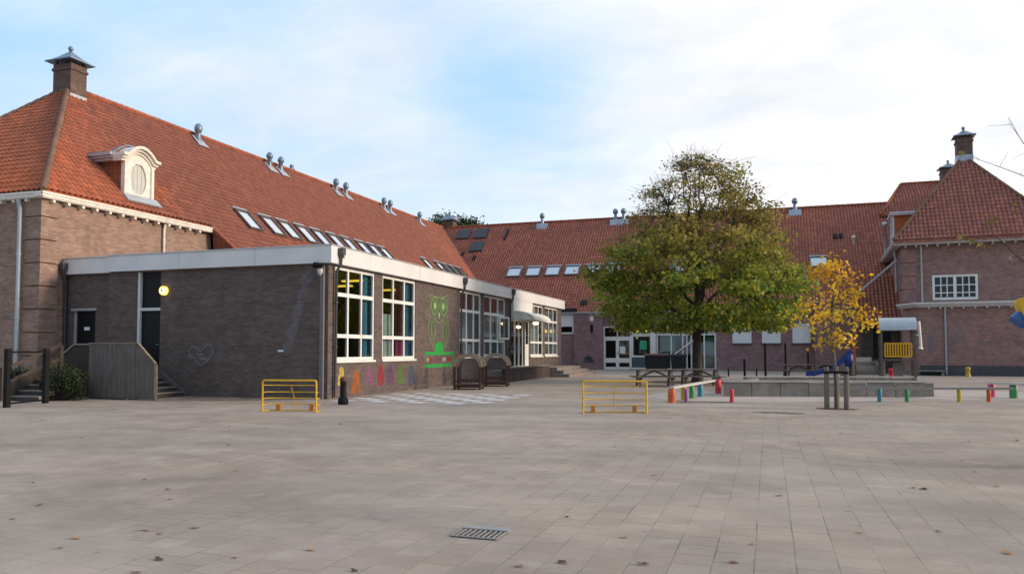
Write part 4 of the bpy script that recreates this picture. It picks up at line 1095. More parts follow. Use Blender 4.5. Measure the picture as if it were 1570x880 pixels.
b = MB(); ridge_tiles(b, (3.45,5.6,14.65),(3.45,19,14.65),.12); b.build('ridge_tiles', RIDGE, rroof)
chimney(rroof, 3.5, 5.4, 14.2, 15.95, .92, .92, .72)
for (wa, wb, za, zb_) in WINS:
    o_ = window(rp, (0,1.4,0), (1,0,0), (0,-1,0), wa, wb, za, zb_, (1,1), (), .13, .17, -.02, gmat=GLASS_DK)
    b = MB(); half = (wb-wa)/2
    for h_ in (0, 1):
        xa = wa + half*h_ + (.13 if h_ == 0 else .085); xb = wa + half*(h_+1) - (.085 if h_ == 0 else .13)
        for f in (1/3, 2/3): x = xa+(xb-xa)*f; b.box(x-.03,1.395,za+.17,x+.03,1.42,zb_-.13)
        for f in (.22, .6): z = za+.17+(zb_-za-.3)*f; b.box(xa,1.396,z-.03,xb,1.419,z+.03)
    b.build('glazing_bars', WHITE, o_)
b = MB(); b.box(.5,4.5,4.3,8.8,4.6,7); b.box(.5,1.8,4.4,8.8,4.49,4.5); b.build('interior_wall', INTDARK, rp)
downspout(rp, [(.3,1.2,8.25),(.35,1.32,7.9),(.35,1.32,4.55)], False, simple('pale_pipe', (.46,.48,.5), .45, .3, var=.1), .06)
downspout(rp, [(1.42,-.1,4.2),(1.42,-.1,.05)], False, STEEL, .06)
downspout(rp, [(-1.05,3.2,8.3),(-.95,3.2,7.6),(-.95,3.2,5.4)], True, STEEL, .08)
b = MB(); b.box(-.7,-.6,.25,1.35,-.1,.33); b.box(-.65,-.55,0,-.5,-.15,.249); b.box(1.1,-.55,0,1.25,-.15,.249); b.build('wall_ledge', CONC, rp)
for (x0, z0, w_, h_, m_) in ((1.55,1.6,1.0,1.7,SMEAR),(3.2,1.7,1.3,.5,SMEAR),(.35,.9,.8,2.4,SMEAR)):
    r = random.Random(int(x0*10)); b = MB(); b.poly([(x0+w_/2+w_/2*math.cos(k*.42)*r.uniform(.5,1),-.003,z0+h_/2+h_/2*math.sin(k*.42)*r.uniform(.5,1)) for k in range(15)][::-1]); b.build('wall_stain', m_, rp)
# side dormer and lean-to on the left slope
b = MB(); b.box(-.75,6.1,9.0,1.6,6.2,11.0); b.box(-.749,6.201,10.9,1.6,8.5,10.99); b.box(-.75,8.4,9.0,1.6,8.5,10.899); dz = b.build('side_dormer', simple('orange_cheek_tiles', (.4,.12,.04), .8, var=.3, scale=4), rp)
b = MB(); b.box(-.95,5.85,11.0,2.2,8.75,11.1); b.box(-1.02,5.8,11.101,2.3,8.8,11.24); b.build('dormer_roof', simple('lilac_white_paint', (.62,.6,.64), .5, var=.08), dz)
window(dz, (-.8,0,0), (0,1,0), (-1,0,0), 6.1, 8.5, 9.0, 11.0, (1,1), (9.75,), .16, .1, -.05)
b = MB(); b.box(-.86,6.15,8.98,-.84,8.4,9.6); b.build('blue_panel', simple('pale_blue_panel', (.3,.48,.58), .5), dz)
b = MB(); b.lathe([(.1,-.6),(.1,1.4),(.2,1.42),(.2,1.65),(.05,1.75)], (-1.1,9.6,9.4), 10); b.build('flue_pipe', SILVER, rp)
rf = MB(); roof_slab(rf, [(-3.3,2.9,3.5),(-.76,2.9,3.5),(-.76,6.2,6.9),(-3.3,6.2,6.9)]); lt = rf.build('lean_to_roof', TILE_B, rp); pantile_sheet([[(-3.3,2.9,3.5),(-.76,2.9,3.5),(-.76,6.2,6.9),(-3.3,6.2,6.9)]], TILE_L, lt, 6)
b = MB(); b.bar((-.9,3.1,7.55),(-3.6,4.2,5.2),.1,.12); b.build('verge_trim', STEEL, lt)
b = MB(); wall_grid(b, (-3.0,0,0), (0,1,0), (-1,0,0), 3.6, 12, 0, 3.6, .25, []); wall_grid(b, (0,3.6,0), (1,0,0), (0,-1,0), -2.749, -.77, 0, 3.6, .25, [(-2.4,-1.3,1.0,3.3)]); b.build('lean_to_wall', BR_DARK, rp)
b = MB(); b.box(-2.4,3.75,1.0,-1.3,3.8,3.3); b.build('door', BLACKDOOR, rp)

# taller hipped roof block behind
tb = thing('tall_rear_roof', 'higher hipped tile roof with chimney rising behind the corner pavilion', 'building', (14, 72, 0), world=True)
rf = MB(); X0 = 8.9
roof_slab(rf, [(X0,68.5,12.6),(15.4,68.5,12.6),(15.4,72,15.7),(11.0,72,15.7)]); roof_slab(rf, [(X0,68.5,12.6),(11.0,72,15.7),(X0,75.5,12.6)]); roof_slab(rf, [(X0,75.5,12.6),(11.0,72,15.7),(15.4,72,15.7),(15.4,75.5,12.6)])
tr_ = rf.build('roof', TILE_B, tb)
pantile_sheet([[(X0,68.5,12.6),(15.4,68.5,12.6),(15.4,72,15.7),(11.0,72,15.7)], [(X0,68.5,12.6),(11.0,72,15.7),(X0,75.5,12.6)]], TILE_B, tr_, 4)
b = MB(); ridge_tiles(b, (11,72,15.74),(15.3,72,15.74),.12); ridge_tiles(b, (X0,68.5,12.64),(10.95,71.95,15.7),.12); b.build('ridge_tiles', RIDGE, tr_)
chimney(tr_, 14.55, 71.9, 14.6, 16.8, 1.1, 1.1, .75)
b = MB(); b.prism([(15.3,69,0),(15.3,75,0),(15.3,75,12.5),(15.3,72,15.4),(15.3,69,12.5)], (-.3,0,0)); b.box(9.3,69,0,14.999,75,12.5); b.build('wall', BR_RIGHT, tb)

# ------------------------------------------------------------------ trees
def leaves(mb_pts, sizes, seed, flat=.0):
    """numpy leaf mesh: folded diamond quads"""
    r = np.random.default_rng(seed); n = len(mb_pts)
    c = np.array(mb_pts); s = np.array(sizes)[:, None]
    nn = r.normal(size=(n,3))*[.75,.75,.5] + [0,0,.75]; nn /= np.linalg.norm(nn, axis=1)[:,None]
    d = r.normal(size=(n,3)); d[:,2] -= .3; d -= (d*nn).sum(1)[:,None]*nn; d /= np.linalg.norm(d, axis=1)[:,None]
    q = np.cross(nn, d)
    a = c - d*s*.5; b_ = c + q*s*.36 + nn*s*.12; e = c + d*s*.55; f = c - q*s*.36 + nn*s*.12
    v = np.stack([a, b_, e, f], 1).reshape(-1, 3)
    return v
def leaf_object(name, pts, sizes, mat, parent, seed):
    v = leaves(pts, sizes, seed); n = len(pts)
    me = bpy.data.meshes.new(name); me.vertices.add(n*4); me.vertices.foreach_set('co', v.ravel().astype(np.float32))
    me.loops.add(n*4); me.loops.foreach_set('vertex_index', np.arange(n*4, dtype=np.int32))
    me.polygons.add(n); me.polygons.foreach_set('loop_start', np.arange(0, n*4, 4, dtype=np.int32)); me.polygons.foreach_set('loop_total', np.full(n, 4, dtype=np.int32))
    me.materials.append(mat); me.update(calc_edges=True); me.validate()
    o = bpy.data.objects.new(name, me); COL.objects.link(o); o.parent = parent; return o

def limb(mb, a, b_, r0, r1, sag=0, n=6, seed=0, wob=.08):
    r = random.Random(seed); a = Vector(a); b_ = Vector(b_); L = (b_-a).length; pts = []; rad = []
    for k in range(n+1):
        t = k/n; p = a.lerp(b_, t) + Vector((r.uniform(-1,1),r.uniform(-1,1),r.uniform(-.6,.6)))*wob*L*math.sin(math.pi*t)*.5 + Vector((0,0,sag*L*math.sin(math.pi*t)))
        pts.append(p); rad.append(r0+(r1-r0)*t**.8)
    mb.tube(pts, rad, 7 if r0 > .05 else 5, 0, False)
    return pts

def big_tree():
    t = thing('broadleaf_tree', 'large broad autumn tree with green lower crown and thinning brown top in the yard', 'tree', (-3.29, 37.88, 0))
    r = random.Random(21); tr = MB()
    trunk = [(0,0,-.05),(.02,0,.5),(0,.03,1.4),(.02,0,2.4),(.1,0,3.4),(.05,.05,4.6),(.15,.0,5.8)]
    tr.tube(trunk, [.32,.235,.2,.19,.17,.14,.11], 12, 0)
    def env(z):          # crown radius by height
        pts = [(2.5,4.0),(3.1,5.2),(4.2,5.5),(5.4,5.2),(6.4,4.5),(7.4,3.9),(8.4,3.7),(9.3,3.3),(10.0,2.4),(10.5,1.3),(10.9,.4)]
        if z <= pts[0][0]: return pts[0][1]
        for (a, b_), (c, d) in zip(pts[:-1], pts[1:]):
            if z <= c: return b_+(d-b_)*(z-a)/(c-a)
        return .3
    mains = []
    for k in range(11):
        a = k*2.4+r.uniform(-.3,.3); z0 = 2.3+k*.33
        z1 = min(10.2, z0 + r.uniform(1.2,2.6) + k*.34); rr = env(z1)*r.uniform(.62,.85)
        st_ = Vector((.05,0,z0)) if z0 < 5.8 else Vector((.15,0,5.8))
        e = Vector((rr*math.cos(a), rr*math.sin(a), z1))
        mains.append(limb(tr, st_, e, .1-.003*k, .025, .08, 8, k))
    for k in range(5):
        a = k*1.3+.4; mains.append(limb(tr, (.12,0,5.2+.1*k), (1.6*math.cos(a)*r.uniform(.4,1.2), 1.6*math.sin(a), 9.6+r.uniform(-.5,1.0)), .085, .018, 0, 8, 60+k))
    nodes = [p for m in mains for p in m[3:]]
    pts = []; sizes = []
    lobes = [(r.uniform(0,6.28), r.uniform(2.8,10), r.uniform(-.16,.14)) for _ in range(16)]
    nclump = 0
    tries = 0
    while nclump < 360 and tries < 6000:
        tries += 1
        z = 2.6 + 8.4*r.random()**1.4
        a = r.uniform(0, 6.283); R_ = env(z)
        for la, lz, lm in lobes:
            da = (a-la+math.pi) % (2*math.pi)-math.pi
            R_ *= 1+lm*math.exp(-(da/.5)**2-((z-lz)/1.2)**2)
        rad = R_*(r.random()**.42)
        c = Vector((rad*math.cos(a), rad*math.sin(a), z))
        if z > 7.4:
            side = c.x*math.cos(R(18.6))+c.y*math.sin(R(18.6))          # the top left of this tree has shed first
            dens = (.2 if side < .4 else .6) * (1 if z < 9 else .75)
        else: dens = 1
        nd = min(nodes, key=lambda p: (p-c).length_squared)
        if (nd-c).length > 2.6: continue
        nclump += 1
        tw = limb(tr, nd, c, .02, .006, .04, 4, tries, .2)
        for _ in range(3 if z < 7 else 6):
            e = c + Vector((r.gauss(0,.45),r.gauss(0,.45),r.gauss(.15,.35))); limb(tr, tw[3], e, .009, .004, 0, 3, tries+_*977, .2)
        n = int(r.uniform(95,190) * (1.1 if z < 5 else .85 if z < 6.2 else .6 if z < 7.4 else .55*dens/.5))
        sx = r.uniform(.36,.62) if z < 7.4 else r.uniform(.28,.45)
        for _ in range(n):
            g_ = lambda v: max(-1.7*v, min(1.7*v, r.gauss(0,v)))
            q = Vector((g_(sx), g_(sx), g_(sx*.38)))
            p = c+q
            if p.z < 2.35: continue
            pts.append(p); sizes.append(r.uniform(.13,.24) if z < 7.4 else r.uniform(.1,.18))
    # dead-looking fine twigs in the thin top
    for k in range(330):
        z = r.uniform(7.6,10.6); a = r.uniform(0,6.28); R_ = env(z)*r.random()**.5
        c = Vector((R_*math.cos(a), R_*math.sin(a), z)); nd = min(nodes, key=lambda p: (p-c).length_squared)
        limb(tr, nd, c + Vector((0,0,r.uniform(.1,.5))), .012, .004, .05, 4, 3000+k, .15)
    tk = tr.build('trunk', BARK, t, uv=False)
    leaf_object('crown', pts, sizes, LEAF_MAIN, t, 5)
big_tree()

def young_tree():
    t = thing('young_maple', 'slender young tree with thin bright yellow leaves tied between wooden stakes', 'tree', (1.68, 21.84, 0))
    r = random.Random(5); tr = MB()
    tr.tube([(0,0,-.03),(.0,0,.6),(-.03,.0,1.2),(-.08,0,2.0),(-.06,.02,2.8),(.05,0,3.5),(.02,0,3.95)], [.055,.048,.042,.036,.026,.014,.006], 8, 0)
    pts = []; sizes = []; nodes = [Vector((-.05,0,1.5+.15*k)) for k in range(15)]
    prof = [(1.5,.5),(1.8,1.0),(2.3,1.12),(2.8,.9),(3.2,.72),(3.6,.55),(3.95,.3)]
    def env(z):
        for (a, b_), (c, d) in zip(prof[:-1], prof[1:]):
            if z <= c: return b_+(d-b_)*max(0,(z-a))/(c-a)
        return .2
    for k in range(78):
        z = 1.6+2.35*r.random(); a = r.uniform(0,6.28); rad = env(z)*r.random()**.45
        c = Vector((rad*math.cos(a)-.02, rad*math.sin(a), z))
        nd = min(nodes, key=lambda p: abs(p.z-(z-.35*rad-.1)))
        limb(tr, nd, c, .011, .003, .06, 5, k, .12)
        for _ in range(int(r.uniform(9,19))):
            pts.append(c+Vector((r.gauss(0,.13),r.gauss(0,.13),r.gauss(0,.11)))); sizes.append(r.uniform(.08,.14))
    tr.build('trunk', BARKY, t, uv=False); leaf_object('crown', pts, sizes, LEAF_YEL, t, 8)
young_tree()
stake_p = None
for (x, y, lab) in ((1.44,21.72,'left wooden stake beside the yellow tree trunk'),(1.92,21.72,'right wooden stake beside the yellow tree trunk'),(1.72,22.2,'short stake standing behind the yellow tree trunk')):
    if stake_p is None:
        s = thing('tree_stake', lab, 'stake', (x,y,0), 0, 'stakes around the yellow tree'); stake_p = s
        b = MB(); b.lathe([(.068,-.02),(.065,.6),(.06,1.08),(.05,1.12)], (0,0,0), 10); b.build('post', STAKE, s)
        b = MB(); b.tube([(0,0,.93),(0,0,1.0)], .075, 10); b.build('strap', BLACK, s)
    else:
        s = copy_tree(stake_p); s.location = (x,y,0); s['label'] = lab
b = MB(); b.bar((1.5,21.72,.97),(1.86,21.72,.97),.02,.06); o = b.build('rubber_tie', BLACK, None, (1.68,21.72,.94)); tag(o, 'black rubber tie between the stakes of the yellow tree', 'tie')

def far_tree(x, y, h, rad, zc, label, seed, mat):
    t = thing('background_tree', label, 'tree', (x,y,0), 0, 'trees behind the school roof'); r = random.Random(seed); tr = MB()
    tr.tube([(0,0,0),(.1,0,h*.4),(0,.1,h*.85)], [.4,.28,.08], 8); pts = []; sizes = []
    for k in range(90):
        d = Vector((r.gauss(0,1),r.gauss(0,1),r.gauss(0,1))).normalized()*r.random()**.4
        c = Vector((d.x*rad, d.y*rad, zc+d.z*rad*.8)); limb(tr, (0,0,min(h*.8,c.z-.8)), c, .05, .015, .05, 4, k)
        for _ in range(60): pts.append(c+Vector((r.gauss(0,.5),r.gauss(0,.5),r.gauss(0,.38)))); sizes.append(r.uniform(.2,.38))
    tr.build('trunk', BARK, t, uv=False); leaf_object('crown', pts, sizes, mat, t, seed)
far_tree(-40.0, 90, 18, 2.5, 16.9, 'dark green tree top showing left of the small far chimney', 3, LEAF_DARK)
far_tree(-37.0, 91, 17, 2.1, 16.9, 'mid green tree top showing right of the small far chimney', 4, LEAF_DARK)

def edge_tree():
    t = thing('overhanging_tree', 'sparse autumn tree reaching thin bare branches in from the right edge', 'tree', (5.2, 12.2, 0)); r = random.Random(9); tr = MB()
    tr.tube([(0,0,-.02),(.02,0,1.2),(-.1,0,2.4),(-.05,.1,4.0),(.1,0,5.6)], [.14,.12,.1,.07,.03], 10); pts = []; sizes = []
    br = [[(-.1,0,2.2),(-1.2,-.1,2.4),(-1.85,-.2,2.72),(-2.2,-.2,3.1),(-2.4,-.2,3.05)],[(-.05,0,3.2),(-1.3,-.2,3.6),(-1.9,-.2,3.95),(-2.5,-.2,4.25)],[(0,0,3.6),(-1.2,0,3.9),(-1.75,-.1,4.3),(-2.02,-.2,4.75)],[(-.05,0,2.9),(-1.4,0,3.3),(-2.0,0,3.6)],[(0,0,4.2),(-.7,.3,5.0),(-1.0,.4,5.6)],[(0,0,4.0),(.8,.2,4.8),(1.2,.3,5.4)],[(0,0,3.0),(.6,.6,3.7),(1.1,.9,4.2)]]
    for i, p in enumerate(br):
        q = bez(p, 5); n = len(q); tr.tube(q, [.009*(1-k/n)+.0025 for k in range(n)], 5, 0)
        for k in range(4, n, 2):
            e = q[k]+Vector((r.uniform(-.35,.1),r.uniform(-.2,.2),r.uniform(-.1,.3))); limb(tr, q[k], e, .0035, .0015, 0, 3, i*50+k)
            if r.random() < (.95 if i in (0,) else .35):
                for _ in range(2 if i else 4): pts.append(e+Vector((r.gauss(0,.06),r.gauss(0,.06),r.gauss(-.03,.05)))); sizes.append(r.uniform(.06,.11))
    for _ in range(350): pts.append(Vector((r.gauss(.6,.6),r.gauss(.3,.6),r.gauss(4.8,.5)))); sizes.append(r.uniform(.06,.1))
    tr.build('trunk', BARK, t, uv=False); leaf_object('crown', pts, sizes, LEAF_EDGE, t, 12)
edge_tree()

def shrub(x, y, rx, ry, h, label, seed):
    t = thing('shrub', label, 'shrub', (x,y,0)); r = random.Random(seed); tr = MB(); pts = []; sizes = []
    for k in range(130):
        a = r.uniform(0,6.28); q = r.random()**.5; c = Vector((rx*q*math.cos(a), ry*q*math.sin(a), h*(.08+.87*r.random())*(1-.35*q*q)))
        limb(tr, (c.x*.2,c.y*.2,0), c, .012, .004, .05, 4, k)
        for _ in range(34): pts.append(c+Vector((r.gauss(0,.09),r.gauss(0,.09),r.gauss(0,.08)))); sizes.append(r.uniform(.04,.07))
    tr.build('stems', BARK, t, uv=False); leaf_object('foliage', pts, sizes, LEAF_SHRUB, t, seed)
shrub(-20.75, 18.0, .78, .42, 1.15, 'dark green bush between the black gate and the plank screen', 31)
shrub(-23.3, 18.6, .5, .5, 1.0, 'dark bush beside the left stair railing at the frame edge', 33)

# ------------------------------------------------------------------ left corner: screen, landing, gate, stairs
sc = thing('plank_screen', 'grey vertical plank screen with a clipped corner in front of the landing', 'fence', (-19.4, 18.9, 0), world=True)
b = MB(); x = -20.72; k = 0
while x < -18.06:
    x1 = min(x+.19, -18.04); r_ = rng.uniform(-.006,.006)
    zt = lambda q: 1.76 if q < -18.75 else 1.76-(q+18.75)/.71*.64
    za, zb2 = zt(x), zt(x1)
    b.prism([(x,18.88+r_,.03),(x1-.008,18.88+r_,.03),(x1-.008,18.88+r_,zb2),(x,18.88+r_,za)], (0,.03,0)); x = x1; k += 1
b.build('planks', WOODGREY, sc)
b = MB(); b.bar((-20.72,18.895,1.775),(-18.75,18.895,1.775),.07,.03); b.bar((-18.75,18.895,1.775),(-18.04,18.895,1.135),.07,.03); b.build('cap_rail', WOODTAN, sc)
for q in (-20.6,-19.3,-18.15):
    b = MB(); b.box(q,18.92,0,q+.09,19.0,1.1 if q > -18.5 else 1.7); b.build('post', WOODGREY, sc)
sc2 = thing('boarded_wall', 'brown boarded wall with sloping pale coping above the bush', 'wall', (-21.8, 19.6, 0), world=True)
b = MB(); b.prism([(-23.2,19.6,0),(-20.76,19.6,0),(-20.76,19.6,1.72),(-22.15,19.6,1.72),(-23.2,19.6,1.0)], (0,.08,0)); b.build('boards', WOODBR, sc2)
b = MB(); b.bar((-22.15,19.63,1.75),(-23.25,19.63,1.02),.14,.05); b.bar((-20.76,19.63,1.75),(-22.15,19.63,1.75),.14,.05); b.build('coping', simple('grey_coping', (.25,.23,.21), .8, var=.15), sc2)
ld = thing('door_landing', 'raised dark landing with side steps behind the plank screen', 'landing', (-20, 20, 0), world=True)
b = MB(); b.box(-23.4,19.7,0,-20.75,21.33,.8); b.box(-20.749,19.02,0,-20.0,21.09,.8); b.build('platform', DARKSTEP, ld)
b = MB()
for k in range(4):
    b.box(-19.999+k*.3,19.05,.0,-19.999+(k+1)*.3-.002,20.9,.605-k*.16)
b.build('treads', simple('dark_tread', (.055,.05,.048), .85, var=.3, scale=2), ld)
b = MB()
for k in range(4): b.box(-19.999+k*.3,19.05,.6055-k*.16,-19.97+(k+1)*.3,20.9,.64-k*.16)
b.build('nosing', STEPC, ld)
b = MB(); b.prism([(-20.0,20.92,0),(-20.0,20.92,.9),(-19.85,20.92,.9),(-18.72,20.92,.1),(-18.72,20.92,0)], (0,.1,0)); b.build('stringer', simple('grey_stringer', (.11,.1,.095), .8), ld)
ls = thing('side_stairs', 'concrete stairs with wooden handrails behind the black gate posts', 'stairs', (-21.5, 17.4, 0), world=True)
for k in range(5):
    b = MB(); b.box(-22.1,17.3+k*.3,k*.16,-20.9,17.3+(k+1)*.3-(0 if k == 4 else -0.0),k*.16+.12); b.box(-22.1,17.27+k*.3,k*.16+.121,-20.9,17.6+k*.3,k*.16+.16); b.build('tread', STEPC, ls)
b = MB()
for k in range(5): b.box(-22.08,17.275+k*.3,k*.16-.0+.001,-20.92,17.299+k*.3,k*.16+.118)
b.build('risers', DARKSTEP, ls)
for z in (.95,.5):
    b = MB(); b.bar((-22.2,17.1,z),(-22.2,19.1,z+.77),.06,.1); b.build('handrail', WOODRAIL, ls)
b = MB(); b.prism([(-22.24,17.2,0),(-22.24,19.0,0),(-22.24,19.0,1.2),(-22.24,17.2,.45)], (.04,0,0)); b.build('side_panel', WOODBR, ls)
for y, h in ((19.05,1.72),(17.05,1.02)):
    b = MB(); b.box(-22.26,y,0,-22.14,y+.12,h); b.build('post', WOODRAIL, ls)
gt = thing('black_gate', 'pair of black gate posts with thin top rail at the left edge', 'gate', (-19.55, 15.2, 0), world=True)
for (x, y) in ((-19.6,15.25),(-20.13,16.85)):
    b = MB(); b.box(x-.065,y-.065,0,x+.065,y+.065,1.56); b.box(x-.07,y-.07,1.561,x+.07,y+.07,1.59); b.build('post', BLACK, gt)
b = MB(); b.bar((-19.63,15.34,1.5),(-20.1,16.76,1.5),.03,.05); b.build('rail', BLACK, gt)
b = MB(); b.bar((-19.63,15.34,.1),(-20.1,16.76,.1),.03,.05); b.build('rail', BLACK, gt)
b = MB(); b.box(-19.5,15.3,.78,-19.46,15.36,.92); b.build('latch', BLACK, gt)
# street bollard by the corner
bl = thing('bollard', 'dark iron bollard with bulging foot in front of the owl wall corner', 'bollard', (-11.56,19.17,0))
b = MB(); b.lathe([(.13,0),(.15,.04),(.15,.14),(.12,.2),(.095,.22),(.09,.6),(.095,.66)], (0,0,0), 16); b.build('shaft', BLACK, bl)
b = MB(); b.lathe([(.1,.661),(.105,.7),(.09,.75),(.06,.79),(.02,.8)], (0,0,0), 16); b.build('cap', simple('brown_cap', (.075,.035,.02), .6), bl)

# ------------------------------------------------------------------ yellow goals
def make_goal(label, loc, rot, w):
    t = thing('mini_goal', label, 'goal', loc, rot, 'yellow mini goals'); W = w/2; H = .79
    b = MB(); r = .05
    pts = [(-W,0,0),(-W,0,H-r)] + [(-W+r-r*math.cos(a), 0, H-r+r*math.sin(a)) for a in (.4,.8,1.2,1.57)] + [(W-r+r*math.sin(a), 0, H-r+r*math.cos(a)) for a in (0,.4,.8,1.2)] + [(W,0,H-r),(W,0,0)]
    b.tube(pts, .024, 8); b.build('front_frame', YELLOW, t)
    for k, (z, y) in enumerate(((.665,.1),(.49,.2),(.33,.3),(.175,.38),(.012,.38))):
        f = .0 if k < 4 else 0
        b = MB(); b.tube([(-W,0 if k < 4 else .0,z),(-W+.03,y,z),(W-.03,y,z),(W,0,z)], .015 if k < 4 else .018, 6); b.build('rail', YELLOW, t)
    b = MB(); b.tube([(0,.09,.66),(0,.2,.49),(0,.3,.33),(0,.38,.02)], .01, 6); b.build('brace', YELLOW, t)
    for s in (-1, 1):
        b = MB(); b.box(s*(W-.26)-.05,.33,0,s*(W-.26)+.05,.43,.17); b.build('foot', RUST, t)
    return t
make_goal('yellow tube mini goal standing before the dark brick wall', (-11.45,16.42,0), R(11), 1.42)
make_goal('yellow tube mini goal standing in the open middle of the yard', (-3.58,18.5,0), R(15.5), 1.55)

# ------------------------------------------------------------------ wooden arches
def make_arch(label, loc, rot):
    t = thing('wooden_arch_frame', label, 'play frame', loc, rot, 'wooden arch frames by the classroom'); W = .5; D = .5
    for y in (-D, D):
        for s in (-1, 1):
            b = MB(); b.box(s*W-.045,y-.045,0,s*W+.045,y+.045,.92); b.build('post', WOODDK, t)
        b = MB(); n = 14; P = []
        for k in range(n+1):
            a = math.pi*k/n; P.append((-(W+.05)*math.cos(a), y, .9+.46*math.sin(a)))
        for p0, p1 in zip(P[:-1], P[1:]): b.bar(p0, p1, .13, .12, (0,1,0))
        b.build('arch_beam', WOODTAN, t)
        for z in (.12, .34):
            b = MB(); b.bar((-W,y,z),(W,y,z),.06,.08); b.build('lower_rail', WOODDK, t)
    for s in (-1, 1):
        for z in (.12,.9):
            b = MB(); b.bar((s*W,-D,z),(s*W,D,z),.05,.08); b.build('side_rail', WOODDK, t)
    b = MB(); b.box(-W+.05,-D+.05,.16,W-.05,D-.05,.2); b.build('deck', WOODDK, t)
    return t
make_arch('nearer wooden arch frame with dark posts before the classroom windows', (-11.35,28.3,0), R(14))
make_arch('farther wooden arch frame with dark posts before the classroom windows', (-11.2,31.1,0), R(14))

# ------------------------------------------------------------------ playground things in the middle and right
pit = thing('sandpit', 'low concrete sandpit wall with pale coping behind the yellow tree', 'sandpit', (1.4, 29, 0), world=True)
pa, pb_ = Vector((-1.45,26.6,0)), Vector((4.9,28.3,0)); ddir = (pb_-pa).normalized(); perp = Vector((.1, 1, 0)).normalized()
def pitbox(mb, a, c, w, z0, z1):
    a = Vector(a); c = Vector(c); d = (c-a).normalized(); p = (perp*w if abs(d.dot(ddir)) > .9 else ddir*w)
    mb.prism([a+Vector((0,0,z0)), c+Vector((0,0,z0)), c+p+Vector((0,0,z0)), a+p+Vector((0,0,z0))], (0,0,z1-z0))
L_ = (pb_-pa).length; nblk = 7
for k in range(nblk):
    b = MB(); pitbox(b, pa+ddir*(L_*k/nblk), pa+ddir*(L_*(k+1)/nblk-.02), .3, 0, .46+rng.uniform(-.012,.012)); b.build('front_block', CONC, pit)
b = MB(); q0 = pa+perp*.31; pitbox(b, q0+ddir*.3, q0+ddir*.3+perp*4.6, .3, 0, .45); q1 = pb_+perp*.31; pitbox(b, q1, q1+perp*4.6, .3, 0, .45); pitbox(b, pa+perp*4.92, pb_+perp*4.92, .3, 0, .45); b.build('wall', CONC, pit)
b = MB(); pitbox(b, pa-perp*.03, pb_-perp*.03, .4, .475, .53); pitbox(b, pa+perp*4.9, pb_+perp*4.9, .4, .475, .52); b.build('coping', CONC_L, pit)
b = MB(); c0 = pa+perp*.62+ddir*.32; pitbox(b, c0, c0+ddir*(L_-.64), 4.25, .05, .36); b.build('sand_fill', SAND, pit)

def post_mesh(h, r, seed=0):
    b = MB(); b.lathe([(r,-.01),(r,h*.5),(r*.97,h-.02),(r*.8,h)], (0,0,0), 12); return b
def lone_post(name, label, loc, h, r, mat, cat='post', group='coloured wooden posts'):
    o = post_mesh(h, r).build(name, mat, None); o.location = loc; tag(o, label, cat, group)
lone_post('coloured_post', 'purple painted post next to the orange-footed balance beam', (-2.34,23.14,0), .42, .05, P_PURPLE)
lone_post('coloured_post', 'red painted post standing alone left of the sandpit', (-1.05,23.57,0), .4, .058, P_RED)
lone_post('coloured_post', 'turquoise painted post between the yellow tree and green post', (3.15,25.29,0), .42, .065, P_TEAL)
b = MB(); b.bar((-2.6,23.05,.012),(-1.05,23.55,.012),.05,.02); o = b.build('ground_edging', STAKE, None, (-1.8,23.3,0)); tag(o, 'thin timber edging on the ground from purple to red post', 'edging')
bb = thing('balance_beam', 'pale balance beam rising on orange, yellow and teal posts beside the mini goal', 'balance beam', (-2.74,23.0,0))
rec = Vector((.9,5.2,0))
b = MB(); b.bar((0,-.1,.44),(rec.x,rec.y,.47),.16,.06); b.build('beam', simple('weathered_beam', (.5,.47,.42), .8, var=.15), bb)
for f, m_, nm, r_ in ((0,P_ORANGE,'orange post',.115),(.24,P_YEL,'yellow post',.085),(.42,P_GREEN,'green post',.085),(.62,P_TEAL,'teal post',.09),(.98,P_RED,'red post',.1)):
    o = post_mesh(.41 if f < .9 else .52, r_).build('post', m_, bb); o.location = rec*f + Vector((.14 if f > .9 else 0,0,0)); o['label'] = nm + ' under the beam'
rb = thing('balance_beam', 'long thin balance beam on green, yellow and orange posts right of the yellow tree', 'balance beam', (3.93,25.56,0))
dr = Vector((1,.335,0)).normalized()
b = MB(); b.bar(dr*-2.7+Vector((0,0,.4)), dr*3.2+Vector((0,0,.4)), .12, .065); b.build('beam', simple('grey_beam', (.2,.19,.18), .8, var=.15), rb)
for d_, m_, nm in ((0,P_GREEN,'green post'),(1.57,P_YEL,'yellow post'),(2.46,P_ORANGE,'orange post')):
    o = post_mesh(.385, .062).build('post', m_, rb); o.location = dr*d_; o['label'] = nm + ' under the beam'
rb2 = thing('balance_beam', 'balance beam with pink, green and red ends at the right edge of the yard', 'balance beam', (7.0,29.0,0))
b = MB(); b.bar((-.1,-.1,.47),(2.6,-2.0,.47),.2,.07); b.build('beam', bpy.data.materials['weathered_beam'], rb2)
for (x, y, m_, nm) in ((-.02,.02,P_PINK,'pink post'),(.5,-.4,P_GREEN,'green post'),(1.0,-1.1,P_RED,'red post'),(2.2,-1.75,P_TEAL,'teal post')):
    o = post_mesh(.43, .12).build('post', m_, rb2); o.location = (x,y,0); o['label'] = nm + ' under the beam'

